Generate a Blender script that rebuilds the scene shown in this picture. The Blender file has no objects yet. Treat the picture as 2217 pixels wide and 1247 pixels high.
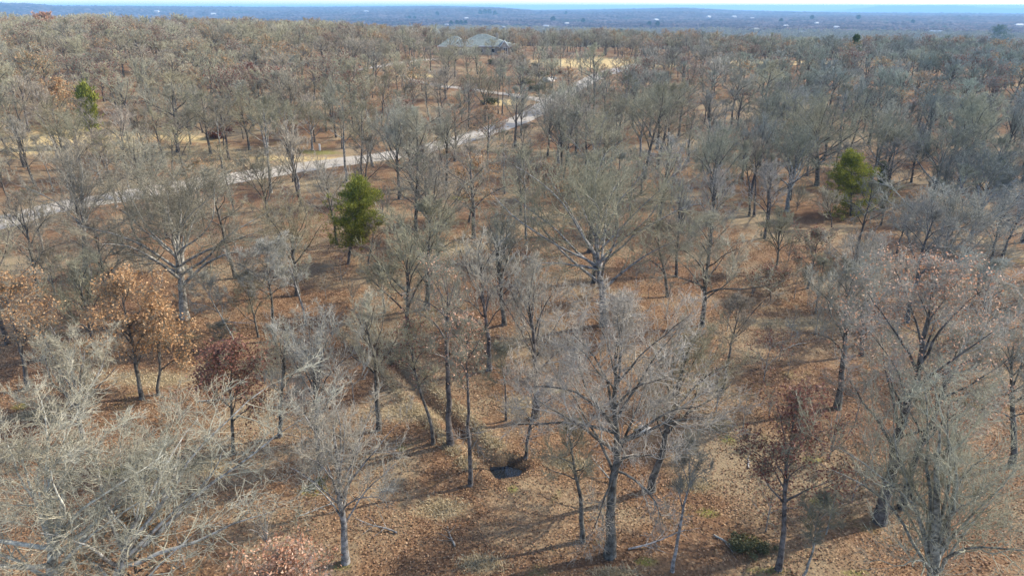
import bpy, math, random, time
import numpy as np
T0 = time.time()
sc = bpy.context.scene
col = sc.collection
# ------------------------------------------------------------------ camera, sky, sun, exposure
CAM_H = 28.0
F = 1400.0                      # focal length in photo pixels (photo 2217 x 1247)
PITCH = math.radians(23.5)
cP, sP = math.cos(PITCH), math.sin(PITCH)
cam_d = bpy.data.cameras.new('camera'); cam = bpy.data.objects.new('camera', cam_d); col.objects.link(cam)
cam_d.sensor_width = 36.0; cam_d.sensor_fit = 'HORIZONTAL'; cam_d.lens = 36.0 * F / 2217.0
cam_d.clip_start = 0.5; cam_d.clip_end = 80000.0
cam.location = (0, 0, CAM_H); cam.rotation_euler = (math.pi / 2 - PITCH, 0, 0)
sc.camera = cam
SUN_EL = math.radians(36); SUN_AZ = math.radians(72)      # azimuth clockwise from +Y (away from the camera)
w = bpy.data.worlds.new('World'); sc.world = w; w.use_nodes = True
wn = w.node_tree.nodes; wl = w.node_tree.links
bg = wn['Background']; sky = wn.new('ShaderNodeTexSky'); sky.sky_type = 'NISHITA'
sky.sun_disc = False; sky.sun_elevation = SUN_EL; sky.sun_rotation = SUN_AZ
sky.air_density = 0.65; sky.dust_density = 1.0; sky.ozone_density = 1.0
wl.new(sky.outputs[0], bg.inputs[0]); bg.inputs[1].default_value = 0.15
ld = bpy.data.lights.new('sun', 'SUN'); ld.energy = 2.3; ld.angle = math.radians(0.6); ld.color = (1.0, 0.93, 0.82)
sun = bpy.data.objects.new('sun', ld); col.objects.link(sun)
sun.rotation_euler = (math.pi / 2 - SUN_EL, 0, -SUN_AZ + math.pi)
sc.view_settings.view_transform = 'Standard'; sc.view_settings.look = 'None'
sc.view_settings.exposure = 1.55; sc.view_settings.gamma = 1.0
sc.cycles.max_bounces = 5; sc.cycles.diffuse_bounces = 2; sc.cycles.glossy_bounces = 2
sc.cycles.transmission_bounces = 2; sc.cycles.volume_bounces = 0; sc.cycles.transparent_max_bounces = 4
HAZE = 1.15e-4
rng = np.random.default_rng(7)
# ------------------------------------------------------------------ terrain
def sstep(a, b, x):
    t = np.clip((x - a) / (b - a), 0, 1); return t * t * (3 - 2 * t)
_r = np.random.default_rng(3)
_w = [(_r.uniform(0, 6.28), _r.uniform(0, 6.28), _r.uniform(0.7, 1.4)) for _ in range(40)]
def wob(x, y, s, k0=0, n=6):
    v = 0
    for k in range(n):
        a, p, f = _w[(k0 * 5 + k) % 40]
        v = v + np.sin((x * math.cos(a) + y * math.sin(a)) * f * 6.283 / s + p)
    return v / n * 1.4
CREEK = []          # filled below with world points
def h_base(x, y):
    r = np.hypot(x, y); az = np.arctan2(x, np.maximum(y, 1e-3))
    azd = np.degrees(az)
    ridge = 9.0 - azd * 0.07
    z = ridge * sstep(90, 290, r)
    z = z + 0.5 * wob(x, y, 46, 0) * sstep(8, 60, r) + 1.1 * wob(x, y, 120, 1) * sstep(60, 200, r)
    edge = 318 - azd * 0.8 + 14 * np.sin(azd * 0.16 + 1)
    edge = np.where(azd < -6, edge + (-(azd + 6)) * 5.0, edge)
    drop = sstep(0, 1, (r - edge) / 620.0)
    z = z - (ridge + 44.0) * drop
    roll = wob(x, y, 1500, 2) * 9 + wob(x, y, 600, 3) * 4
    z = z + roll * sstep(650, 1500, r) * (1 - sstep(5500, 7500, r))
    # far wooded hills closing the valley; their crest follows the skyline
    crest = np.interp(azd, [-60, -36, -34.5, -32.9, -27.9, -19.8, -13.6, -5.9, -1.1, 1.9, 7.1, 13.7, 17.8, 21.2, 25.9, 37, 60],
                      [44, 46, 42, 22, 17, 10, 12, 20, 4, -26, -17, 2, -26, -37, -46, -50, -50])
    z = z + (crest + 44.0) * sstep(3200, 7800, r) + wob(x, y, 2600, 5) * 12 * sstep(2500, 4500, r) * (1 - sstep(6800, 7800, r))
    z = z - 90 * sstep(8600, 14000, r)
    return z
def creek_d(x, y):
    d = np.full(np.shape(x), 1e9)
    for (ax, ay), (bx, by) in zip(CREEK[:-1], CREEK[1:]):
        ux, uy = bx - ax, by - ay; L = ux * ux + uy * uy
        t = np.clip(((x - ax) * ux + (y - ay) * uy) / L, 0, 1)
        d = np.minimum(d, np.hypot(x - ax - t * ux, y - ay - t * uy))
    return d
POOL = None
def height(x, y):
    x = np.asarray(x, float); y = np.asarray(y, float)
    z = h_base(x, y)
    r = np.hypot(x, y); near = 1 - sstep(70, 110, r)
    z = z + near * (0.05 * wob(x, y, 3.1, 4) + 0.10 * wob(x, y, 9, 6))
    if CREEK:
        d = creek_d(x, y)
        z = z - 0.4 * np.exp(-(d / 0.5) ** 2) + 0.12 * np.exp(-((d - 1.5) / 0.6) ** 2)
    if POOL is not None:
        th = np.arctan2(y - POOL[1], x - POOL[0]); dp = np.hypot(x - POOL[0], (y - POOL[1]) * 1.15) / (1 + 0.22 * np.sin(2 * th + 1.0) + 0.16 * np.sin(3 * th + 2.2) + 0.1 * np.sin(5 * th))
        z = z - 0.6 * np.exp(-(dp / 1.05) ** 3)
    return z
def ray(px, py):
    cx = (px - 1108.5) / F; cy = (623.5 - py) / F
    return np.array([cx, cP + cy * sP, -sP + cy * cP])
def ground_at(px, py):
    d = ray(px, py); t = 10.0; prev = t
    while t < 9000:
        p = d * t
        if CAM_H + p[2] < float(height(p[0], p[1])): break
        prev = t; t *= 1.01
    lo, hi = prev, t
    for _ in range(25):
        m = (lo + hi) / 2; p = d * m
        if CAM_H + p[2] < float(height(p[0], p[1])): hi = m
        else: lo = m
    p = d * hi
    return float(p[0]), float(p[1])
def project(x, y, z):
    dz = z - CAM_H; dep = y * cP - dz * sP; up = y * sP + dz * cP
    return 1108.5 + F * x / dep, 623.5 - F * up / dep, dep
def z_for(py, y):
    cy = (623.5 - py) / F; return CAM_H + y * (cy * cP - sP) / (cP + cy * sP)
CREEK = [ground_at(*p) for p in [(770, 715), (822, 762), (868, 800), (905, 850), (955, 893), (1000, 940), (1030, 975), (1062, 1000), (1100, 1018)]]
POOL = ground_at(1100, 1018)
# ------------------------------------------------------------------ materials
def newmat(name, rough=0.85, spec=0.2):
    m = bpy.data.materials.new(name); m.use_nodes = True
    nt = m.node_tree; b = nt.nodes['Principled BSDF']
    b.inputs['Roughness'].default_value = rough; b.inputs['Specular IOR Level'].default_value = spec
    return m, nt, b
def N(nt, t, **k):
    n = nt.nodes.new(t)
    for a, v in k.items(): setattr(n, a, v)
    return n
def ramp(nt, fac, stops, interp='LINEAR'):
    r = N(nt, 'ShaderNodeValToRGB'); r.color_ramp.interpolation = interp
    e = r.color_ramp.elements
    while len(e) < len(stops): e.new(0.5)
    for q, (p, c) in zip(e, stops): q.position = p; q.color = (*c, 1)
    nt.links.new(fac, r.inputs[0]); return r.outputs[0]
def noise(nt, scale, detail=4, vec=None, rough=0.55, dist=0.0):
    n = N(nt, 'ShaderNodeTexNoise'); n.inputs['Scale'].default_value = scale; n.inputs['Detail'].default_value = detail
    n.inputs['Roughness'].default_value = rough; n.inputs['Distortion'].default_value = dist
    if vec is not None: nt.links.new(vec, n.inputs['Vector'])
    return n.outputs['Fac']
def mix(nt, fac, a, b, mode='MIX'):
    m = N(nt, 'ShaderNodeMix', data_type='RGBA', blend_type=mode)
    for s, v in ((m.inputs['Factor'], fac), (m.inputs['A'], a), (m.inputs['B'], b)):
        if isinstance(v, (int, float)): s.default_value = v
        elif isinstance(v, tuple): s.default_value = (*v, 1)
        else: nt.links.new(v, s)
    return m.outputs['Result']
def objpos(nt): return N(nt, 'ShaderNodeTexCoord').outputs['Object']
def bark(name, lo, hi, tintvar=0.5, scale=3.0):
    m, nt, b = newmat(name, 0.9, 0.12)
    f = noise(nt, scale, 5, objpos(nt), 0.65)
    c = ramp(nt, f, [(0.38, lo), (0.62, hi)])
    oi = N(nt, 'ShaderNodeObjectInfo')
    t = ramp(nt, oi.outputs['Random'], [(0, (1.08, 1.04, 0.88)), (0.35, (1.0, 1.04, 0.92)), (0.6, (0.84, 0.87, 0.9)), (0.8, (1.06, 0.97, 0.98)), (1, (0.8, 0.78, 0.72))])
    c = mix(nt, tintvar, c, mix(nt, 1.0, c, t, 'MULTIPLY'))
    c = mix(nt, 1.0, c, oi.outputs['Color'], 'MULTIPLY')
    nt.links.new(c, b.inputs['Base Color']); return m
M_TRUNK = bark('bark_dark', (0.05, 0.043, 0.037), (0.19, 0.175, 0.155), 0.5, 2.6)
M_TRUNKL = bark('bark_pale', (0.10, 0.092, 0.08), (0.40, 0.38, 0.34), 0.4, 3.5)
M_TWIG = bark('twig_bark', (0.195, 0.176, 0.128), (0.35, 0.32, 0.24), 0.9, 0.35)
M_TWIGL = bark('twig_bark_pale', (0.265, 0.243, 0.187), (0.435, 0.405, 0.325), 0.6, 0.35)
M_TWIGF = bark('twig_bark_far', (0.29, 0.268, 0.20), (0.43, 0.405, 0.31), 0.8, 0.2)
nt = M_TWIGF.node_tree; b_ = nt.nodes['Principled BSDF']; src_ = b_.inputs['Base Color'].links[0].from_socket
at_ = nt.nodes.new('ShaderNodeAttribute'); at_.attribute_type = 'INSTANCER'; at_.attribute_name = 'tint'
mx_ = nt.nodes.new('ShaderNodeMix'); mx_.data_type = 'RGBA'; mx_.blend_type = 'MULTIPLY'; nt.links.new(at_.outputs['Alpha'], mx_.inputs['Factor'])
nt.links.new(src_, mx_.inputs['A']); nt.links.new(at_.outputs['Color'], mx_.inputs['B']); nt.links.new(mx_.outputs['Result'], b_.inputs['Base Color'])
def leafmat(name, cols, trans=0.35):
    m, nt, b = newmat(name, 0.6, 0.3)
    g = N(nt, 'ShaderNodeNewGeometry')
    n = len(cols); c = ramp(nt, g.outputs['Random Per Island'], [(i / max(n - 1, 1), q) for i, q in enumerate(cols)])
    nt.links.new(c, b.inputs['Base Color'])
    tr = N(nt, 'ShaderNodeBsdfTranslucent'); nt.links.new(c, tr.inputs['Color'])
    mx = N(nt, 'ShaderNodeMixShader'); mx.inputs[0].default_value = trans
    nt.links.new(b.outputs[0], mx.inputs[1]); nt.links.new(tr.outputs[0], mx.inputs[2])
    nt.links.new(mx.outputs[0], nt.nodes['Material Output'].inputs['Surface']); return m
M_LEAFO = leafmat('orange_brown_leaf', [(0.28, 0.145, 0.06), (0.46, 0.265, 0.12), (0.66, 0.43, 0.22), (0.36, 0.19, 0.08), (0.56, 0.34, 0.16)])
M_LEAFR = leafmat('dark_red_leaf', [(0.13, 0.055, 0.038), (0.21, 0.09, 0.06), (0.34, 0.17, 0.115), (0.17, 0.07, 0.05)])
M_LEAFP = leafmat('pinkish_brown_leaf', [(0.32, 0.14, 0.075), (0.48, 0.25, 0.14), (0.72, 0.50, 0.35), (0.38, 0.16, 0.07)])
M_CEDAR = leafmat('cedar_foliage', [(0.075, 0.10, 0.02), (0.20, 0.22, 0.03), (0.37, 0.35, 0.045), (0.125, 0.155, 0.025)], 0.25)
M_CEDAR2 = leafmat('dark_cedar_foliage', [(0.03, 0.055, 0.02), (0.06, 0.10, 0.03), (0.11, 0.15, 0.04), (0.05, 0.08, 0.03)], 0.25)
M_PINE = leafmat('dark_pine_foliage', [(0.02, 0.05, 0.02), (0.04, 0.085, 0.03), (0.06, 0.11, 0.04)], 0.2)
M_LITTER = leafmat('fallen_leaf', [(0.10, 0.05, 0.027), (0.20, 0.105, 0.052), (0.35, 0.205, 0.105), (0.15, 0.073, 0.038), (0.48, 0.32, 0.18), (0.235, 0.122, 0.062)], 0.15)
M_GRASS = leafmat('dry_grass_blade', [(0.46, 0.37, 0.22), (0.56, 0.46, 0.29), (0.38, 0.30, 0.17)], 0.3)
def flatmat(name, c, rough=0.8, spec=0.3, var=0.15, scale=4.0):
    m, nt, b = newmat(name, rough, spec)
    f = noise(nt, scale, 4, objpos(nt))
    c2 = tuple(q * (1 - var) for q in c); c3 = tuple(min(q * (1 + var), 1) for q in c)
    nt.links.new(ramp(nt, f, [(0.35, c2), (0.65, c3)]), b.inputs['Base Color']); return m
# ------------------------------------------------------------------ helpers
def mesh_np(name, V, Fq, mat=None, smooth=False):
    me = bpy.data.meshes.new(name); V = np.ascontiguousarray(V, dtype=np.float32); Fq = np.ascontiguousarray(Fq, dtype=np.int32)
    k = Fq.shape[1]; n = len(Fq)
    me.vertices.add(len(V)); me.vertices.foreach_set('co', V.ravel())
    me.loops.add(n * k); me.loops.foreach_set('vertex_index', Fq.ravel())
    me.polygons.add(n); me.polygons.foreach_set('loop_start', np.arange(0, n * k, k, dtype=np.int32))
    me.polygons.foreach_set('loop_total', np.full(n, k, dtype=np.int32))
    if smooth: me.polygons.foreach_set('use_smooth', np.ones(n, dtype=bool))
    me.update(calc_edges=True)
    if mat: me.materials.append(mat)
    return me
def put(name, me, parent=None, loc=(0, 0, 0)):
    o = bpy.data.objects.new(name, me); col.objects.link(o); o.location = loc
    if parent is not None: o.parent = parent
    return o
def tag(o, label=None, cat=None, group=None, kind=None):
    if label: o['label'] = label
    if cat: o['category'] = cat
    if group: o['group'] = group
    if kind: o['kind'] = kind
    return o
def thing(name, label, cat, loc, rz=0.0, group=None):
    o = bpy.data.objects.new(name, None); col.objects.link(o); o.location = loc; o.rotation_euler = (0, 0, rz)
    o.empty_display_size = 0.3
    return tag(o, label, cat, group)
def nrm(v): return v / np.maximum(np.linalg.norm(v, axis=-1, keepdims=True), 1e-9)
def tubes(batches):
    """batches of (points (N,S+1,3), radii (N,S+1), sides) -> one vertex/quad array"""
    VV = []; FF = []; off = 0
    for P, R, m in batches:
        Nn, S1, _ = P.shape
        if Nn == 0: continue
        T = np.zeros_like(P); T[:, 1:-1] = P[:, 2:] - P[:, :-2]; T[:, 0] = P[:, 1] - P[:, 0]; T[:, -1] = P[:, -1] - P[:, -2]
        T = nrm(T); ref = np.where(np.abs(T[:, :1, 2:3]) > 0.8, np.array([1.0, 0.1, 0]), np.array([0.1, 0.05, 1.0]))
        U = nrm(np.cross(T, np.broadcast_to(ref, T.shape))); W = np.cross(T, U)
        a = np.arange(m) * 2 * math.pi / m
        ring = P[:, :, None, :] + R[:, :, None, None] * (U[:, :, None, :] * np.cos(a)[None, None, :, None] + W[:, :, None, :] * np.sin(a)[None, None, :, None])
        VV.append(ring.reshape(-1, 3))
        i = (np.arange(Nn)[:, None, None] * S1 + np.arange(S1 - 1)[None, :, None]) * m + np.arange(m)[None, None, :]
        j = (np.arange(Nn)[:, None, None] * S1 + np.arange(S1 - 1)[None, :, None]) * m + ((np.arange(m) + 1) % m)[None, None, :]
        FF.append((np.stack([i, j, j + m, i + m], -1).reshape(-1, 4)) + off); off += Nn * S1 * m
    return np.concatenate(VV), np.concatenate(FF)
# ------------------------------------------------------------------ tree generator (vectorised, level by level)
def grow(r, P0, D0, L, r0, r1, S, wig, up, target=None):
    n = len(P0); P = np.zeros((n, S + 1, 3)); P[:, 0] = P0; D = nrm(D0.copy()); L = np.broadcast_to(L, (n,))
    for s in range(S):
        D = D + r.normal(0, wig, (n, 3)); D[:, 2] += up
        if target is not None:
            w_ = (s + 1) / S; D = nrm(D) * (1 - w_ * 0.75) + nrm(target - P[:, s]) * w_ * 0.75
        D = nrm(D); P[:, s + 1] = P[:, s] + D * (L / S)[:, None]
    t = np.linspace(0, 1, S + 1)[None, :]
    R = r0[:, None] * (1 - t) + r1[:, None] * t if not np.isscalar(r0) else np.broadcast_to(r0 * (1 - t) + r1 * t, (n, S + 1)).copy()
    return P, R
def children(r, P, R, Lp, k, tmin, ang, lf, flat=0.0, tpow=1.0):
    n, S1, _ = P.shape; S = S1 - 1
    t = (np.arange(k)[None, :] + r.uniform(0, 1, (n, k))) / k; t = tmin + (1 - tmin) * t ** tpow
    t[:, -1] = 1.0
    s = np.minimum((t * S).astype(int), S - 1); f = t * S - s
    ii = np.arange(n)[:, None]
    A = P[ii, s]; B = P[ii, s + 1]; p = A + (B - A) * f[..., None]
    rad = R[ii, s] * (1 - f) + R[ii, s + 1] * f
    d = nrm(B - A); q = nrm(r.normal(0, 1, (n, k, 3)) * np.array([1, 1, 1 - flat])); q = nrm(q - d * (q * d).sum(-1, keepdims=True))
    an = np.radians(r.uniform(ang[0], ang[1], (n, k))); an[:, -1] *= 0.35
    nd = d * np.cos(an)[..., None] + q * np.sin(an)[..., None]
    L = Lp[:, None] * lf * (1.15 - 0.55 * t) * r.uniform(0.65, 1.3, (n, k))
    return p.reshape(-1, 3), nd.reshape(-1, 3), L.ravel(), rad.ravel()
def tree_arrays(seed, H, R, base=0.4, tr=0.02, top=0.85, nl=11, lean=(0, 0), style='round', detail=3, rmin=0.011, limbs=None, dens=1.0, droop=0.0):
    """returns (trunk batches, crown batches, twig tip points). style: round, vase, spread, tall"""
    r = np.random.default_rng(seed); r0 = H * tr
    up = {'round': 0.09, 'vase': 0.16, 'spread': 0.07, 'tall': 0.13}[style]
    S = 10; t = np.linspace(0, 1, S + 1)
    zt = H * top
    if style == 'spread': zt = H * min(top, 0.62)
    TP = np.zeros((1, S + 1, 3)); TP[0, :, 2] = t * zt
    wv = np.cumsum(r.normal(0, 0.010 * H, (S + 1, 2)), 0); wv -= wv[0]
    k = zt / H
    TP[0, :, 0] = lean[0] * (t * k) ** 1.15 + wv[:, 0] * 0.55; TP[0, :, 1] = lean[1] * (t * k) ** 1.15 + wv[:, 1] * 0.55
    TR = (r0 * (1 - t) ** 0.8 + r0 * 0.16)[None, :].copy(); TR[0, 0] *= 1.35; TP[0, 0, 2] = -0.35; TR[0, 1] *= 1.03
    base0 = base; base = base * {'round': 0.8, 'vase': 0.62, 'spread': 0.9, 'tall': 1.0}[style]
    zb = H * base; C = np.array([lean[0] * 0.75, lean[1] * 0.75, (H + zb) / 2]); ax = np.array([R * 0.93, R * 0.93, (H - zb) / 2 * 0.95]); C[2] -= (H - zb) * 0.02
    # limbs
    th = (np.arange(nl) * 2.39996 + r.uniform(0, 6.28)) + r.normal(0, 0.25, nl)
    if style == 'vase': el = np.radians(np.linspace(-12, 86, nl)); tt = base0 / k * np.linspace(0.72, 1.6, nl)
    elif style == 'spread': el = np.radians(np.linspace(-8, 80, nl)); tt = base / k * 0.75 + (1 - base / k * 0.75) * np.linspace(0, 1, nl)
    elif style == 'tall': el = np.radians(np.linspace(-25, 86, nl)); tt = base / k * 0.95 + (1 - base / k * 0.95) * np.linspace(0, 1, nl) ** 0.9
    else: el = np.radians(np.linspace(-22, 85, nl)); tt = base / k * 0.85 + (1 - base / k * 0.85) * np.linspace(0, 1, nl)
    el = el + r.normal(0, 0.12, nl); tt = np.clip(tt, 0.15, 0.99); sc_ = r.uniform(0.75, 1.12, nl)
    tg = C + ax * np.stack([np.cos(el) * np.cos(th), np.cos(el) * np.sin(th), np.sin(el)], -1) * sc_[:, None]
    if limbs:
        for (lt, dx, dy, dz) in limbs:     # explicit limbs: fraction of height where they leave the trunk, end point
            tt = np.append(tt, min(lt / k, 0.98)); tg = np.vstack([tg, [dx, dy, dz]])
    s = np.minimum((tt * S).astype(int), S - 1); f = tt * S - s
    p0 = TP[0, s] + (TP[0, s + 1] - TP[0, s]) * f[:, None]; pr = TR[0, s] * (1 - f) + TR[0, s + 1] * f
    vec = tg - p0; L1 = np.linalg.norm(vec, axis=1) * 1.04
    d0 = nrm(vec) * 0.8; d0[:, 2] += {'round': 0.25, 'vase': 0.25, 'spread': 0.05, 'tall': 0.2}[style]
    if limbs: d0[-len(limbs):, 2] += 0.1
    lr = np.minimum(pr * 0.62, 0.015 + L1 * (0.0115 if style == 'vase' else 0.015 if style == 'round' else 0.018))
    P1, R1 = grow(r, p0, d0, L1, lr, np.full(len(L1), rmin * 1.6), 8, 0.13, 0.0, tg)
    tb = [(TP, TR, 9), (P1, R1, 5)]
    P, Rr, Lp = P1, R1, L1; cb = []
    if detail == 4: spec = [(7, 0.22, (28, 64), 0.50, 6, 4), (6, 0.15, (25, 62), 0.50, 5, 3), (4, 0.15, (22, 58), 0.55, 3, 3), (3, 0.2, (20, 60), 0.58, 2, 3)]
    else: spec = [(8, 0.22, (28, 62), 0.46, 5, 3), (7, 0.15, (25, 60), 0.46, 4, 3), (5, 0.12, (22, 58), 0.52, 3, 3)][:detail]
    dens = dens * float(np.clip((R / 4.5) ** 0.5, 0.62, 1.15))
    tips = None
    for li, (kk, tmin, ang, lf, SS, sd) in enumerate(spec):
        kk = max(3, int(round(kk * (dens if li < 2 else 1))))
        p, d, L, rad = children(r, P, Rr, Lp, kk, tmin, ang, lf)
        if li == 0: L = np.minimum(L, R * (0.75 if detail < 4 else 0.55))
        L = np.maximum(L, 0.22 + 0.1 * r.random(len(L)))
        q0 = np.minimum(rad * 0.72, 0.006 + L * 0.012); q0 = np.maximum(q0, rmin)
        P, Rr = grow(r, p, d, L, q0, np.full(len(L), rmin * 0.6), SS, 0.17, up * (1 - 0.15 * li) - droop)
        Lp = L; cb.append((P, Rr, 4 if li == 0 else sd)); tips = P
    rxy = R * 1.04
    for Pq in [P1] + [q[0] for q in cb]:
        z_ = Pq[..., 2]; hi = H * 0.97; Pq[..., 2] = np.where(z_ > hi, hi + (z_ - hi) * 0.5, z_)
        if not limbs:
            f_ = np.clip(Pq[..., 2] / H, 0, 1); cx_ = lean[0] * f_; cy_ = lean[1] * f_
            dx_ = Pq[..., 0] - cx_; dy_ = Pq[..., 1] - cy_; q_ = np.hypot(dx_, dy_); g_ = np.where(q_ > rxy, (rxy + (q_ - rxy) * 0.5) / np.maximum(q_, 1e-6), 1.0)
            Pq[..., 0] = cx_ + dx_ * g_; Pq[..., 1] = cy_ + dy_ * g_
    return tb, cb, tips
def leaves_on(r, tips, n, size, jit=0.25):
    i = r.integers(0, len(tips), n); j = r.integers(1, tips.shape[1], n)
    p = tips[i, j] + r.normal(0, jit, (n, 3)); return leaf_quads(r, p, size)
def leaf_quads(r, p, size, flat=0.0, asp=0.55):
    n = len(p); a = r.normal(0, 1, (n, 3)); a[:, 2] *= (1 - flat); a = nrm(a); b = r.normal(0, 1, (n, 3)); b[:, 2] *= (1 - flat)
    b = nrm(b - a * (a * b).sum(-1, keepdims=True)); c = np.cross(a, b)
    s = (size * r.uniform(0.6, 1.35, n))[:, None]
    V = np.stack([p - a * s * 0.5, p + b * s * asp * 0.5 + c * s * 0.12, p + a * s * 0.5, p - b * s * asp * 0.5 + c * s * 0.12], 1).reshape(-1, 3)
    return V, np.arange(n * 4).reshape(-1, 4)
NT = 0
def build_tree_meshes(key, leaf=None, nleaf=0, leafsize=0.14, pale=False, trunk_pale=False, far=False, **k):
    tb, cb, tips = tree_arrays(**k)
    mt = mesh_np('tree_trunk_mesh', *tubes(tb), M_TRUNKL if trunk_pale else M_TRUNK, True)
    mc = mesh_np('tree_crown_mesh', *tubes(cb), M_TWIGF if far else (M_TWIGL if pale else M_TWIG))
    ml = None
    if leaf:
        r = np.random.default_rng(k['seed'] + 99)
        ml = mesh_np('tree_leaves_mesh', *leaves_on(r, tips, int(nleaf * 1.15), leafsize * 1.12), leaf)
    return mt, mc, ml
def place_tree(name, meshes, label, cat, x, y, rz=0, scale=(1, 1, 1), group=None, tint=None):
    z = float(height(x, y))
    o = thing(name, label, cat, (x, y, z), rz, group); o.scale = scale
    a = put('trunk', meshes[0], o); b = put('crown', meshes[1], o)
    if tint: a.color = (*tint[:3], 1); b.color = (*tint[:3], 1)
    if tint and len(tint) > 3: a.color = (tint[3], tint[3], tint[3] * .95, 1)  # fourth tint value lightens trunk and limbs, sunlight put into their colour
    if meshes[2]: put('leaves', meshes[2], o)
    return o
# ------------------------------------------------------------------ ground and land cover
def blobs(x, y, L):
    v = np.zeros(np.shape(x))
    for (cx, cy, rx, ry) in L:
        v = np.maximum(v, np.exp(-(((x - cx) / rx) ** 2 + ((y - cy) / ry) ** 2) ** 1.5))
    return v
def wb(px, py, hw, hh):
    """a patch seen at this place in the photo -> its ellipse on the ground"""
    x, y = ground_at(px, py); x2, _ = ground_at(px + hw, py); _, y1 = ground_at(px, py + hh); _, y0 = ground_at(px, py - hh)
    return (x, y, abs(x2 - x), abs(y0 - y1) / 2)
GRASS = [wb(955, 1100, 75, 30), wb(1040, 1220, 60, 25), wb(1710, 700, 150, 16), wb(960, 540, 90, 20), wb(690, 400, 130, 22), wb(850, 780, 25, 10),
         wb(890, 890, 110, 25), wb(330, 820, 120, 22), wb(1120, 880, 40, 30), wb(430, 1010, 90, 22), wb(560, 360, 160, 16), wb(1030, 300, 90, 10), wb(640, 1190, 40, 12),
         wb(1230, 1005, 60, 16), wb(1330, 1240, 60, 12), wb(80, 900, 90, 14), wb(520, 800, 130, 14), wb(420, 330, 400, 20), wb(1500, 1050, 50, 20), wb(1560, 920, 40, 18)]
MOSS = [wb(880, 712, 28, 6), wb(1575, 950, 22, 14), wb(1390, 930, 24, 8), wb(45, 880, 22, 10), wb(740, 1225, 25, 10), wb(1620, 1175, 38, 22), wb(1780, 1085, 36, 14),
        wb(1395, 1215, 28, 10), wb(870, 968, 12, 10), wb(250, 1020, 40, 14), wb(1300, 1170, 20, 5), wb(1110, 1058, 14, 10), wb(600, 345, 60, 5), wb(1535, 1110, 30, 12), wb(690, 330, 60, 6), wb(680, 1060, 40, 14),
        wb(1660, 1235, 60, 10), wb(1760, 995, 30, 10), wb(1850, 1240, 40, 8), wb(1205, 845, 30, 8), wb(1000, 430, 40, 6)]
LAWN = [wb(1270, 137, 140, 12), wb(160, 298, 170, 26), wb(1420, 142, 100, 6), wb(1780, 136, 90, 4), wb(1650, 136, 90, 3.5), wb(60, 322, 80, 14), wb(1090, 222, 45, 7), wb(660, 345, 120, 6), wb(400, 300, 90, 8), wb(930, 165, 50, 5)]
ang = np.concatenate([np.radians(np.arange(-180, -48, 3.0)), np.radians(np.arange(-48, 48, 0.22)), np.radians(np.arange(48, 180, 3.0))])
rad = np.concatenate([[0.5, 6, 12], np.arange(16, 62, 0.33), np.arange(62, 110, 0.6), 110 * 1.013 ** np.arange(1, 170), 110 * 1.013 ** 170 * 1.022 ** np.arange(0, 150)])
rad = rad[rad < 23500]
A, Rr_ = np.meshgrid(ang, rad); GX = Rr_ * np.sin(A); GY = Rr_ * np.cos(A); GZ = height(GX, GY)
na = len(ang); nr = len(rad)
I = np.arange(nr - 1)[:, None] * na + np.arange(na)[None, :]; J = np.arange(nr - 1)[:, None] * na + ((np.arange(na) + 1) % na)[None, :]
FQ = np.stack([I, J, J + na, I + na], -1).reshape(-1, 4)[:, ::-1]
gm = mesh_np('ground', np.stack([GX, GY, GZ], -1).reshape(-1, 3), FQ, None, True)
ca = gm.color_attributes.new('cover', 'FLOAT_COLOR', 'POINT')
cd = creek_d(GX, GY); pd = np.hypot(GX - POOL[0], GY - POOL[1])
bank = np.exp(-((cd - 1.35) / 0.45) ** 2) * (GY > POOL[1] + 1)
g = np.clip(blobs(GX, GY, GRASS) + 0.9 * bank, 0, 1); ms = blobs(GX, GY, MOSS); lw = blobs(GX, GY, LAWN)
wet = np.clip(0.35 * np.exp(-(cd / 0.4) ** 2) + 0.85 * np.exp(-(pd / 1.5) ** 4), 0, 1)
CC = np.stack([g, ms, lw, wet], -1).reshape(-1, 4).astype(np.float32)
ca.data.foreach_set('color', CC.ravel())
m, nt, b = newmat('leaf_covered_ground', 0.95, 0.08)
tc = objpos(nt); va = N(nt, 'ShaderNodeVertexColor', layer_name='cover'); sep = N(nt, 'ShaderNodeSeparateColor'); nt.links.new(va.outputs['Color'], sep.inputs[0])
big = noise(nt, 0.09, 5, tc, 0.6, 0.6); mid = noise(nt, 0.7, 4, tc, 0.65); fine = noise(nt, 6.0, 3, tc, 0.7)
vo = N(nt, 'ShaderNodeTexVoronoi'); vo.inputs['Scale'].default_value = 7.0; nt.links.new(tc, vo.inputs['Vector'])
sc3 = N(nt, 'ShaderNodeSeparateColor'); nt.links.new(vo.outputs['Color'], sc3.inputs[0])
leafc = ramp(nt, sc3.outputs[0], [(0, (0.075, 0.038, 0.02)), (0.3, (0.16, 0.082, 0.04)), (0.6, (0.245, 0.137, 0.07)), (0.85, (0.195, 0.105, 0.052)), (1, (0.42, 0.275, 0.15))])
soil = ramp(nt, mid, [(0.3, (0.10, 0.066, 0.042)), (0.5, (0.175, 0.118, 0.07)), (0.7, (0.26, 0.19, 0.112))])
c = mix(nt, 0.66, soil, leafc)
c = mix(nt, ramp(nt, big, [(0.48, (0, 0, 0)), (0.60, (1, 1, 1))]), c, mix(nt, 0.65, c, (0.30, 0.24, 0.145)))
c = mix(nt, ramp(nt, big, [(0.34, (1, 1, 1)), (0.45, (0, 0, 0))]), c, mix(nt, 0.65, c, (0.13, 0.07, 0.042)))
grn = noise(nt, 0.16, 4, N(nt, 'ShaderNodeTexCoord').outputs['Generated'] if False else tc, 0.6, 1.5)
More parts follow.
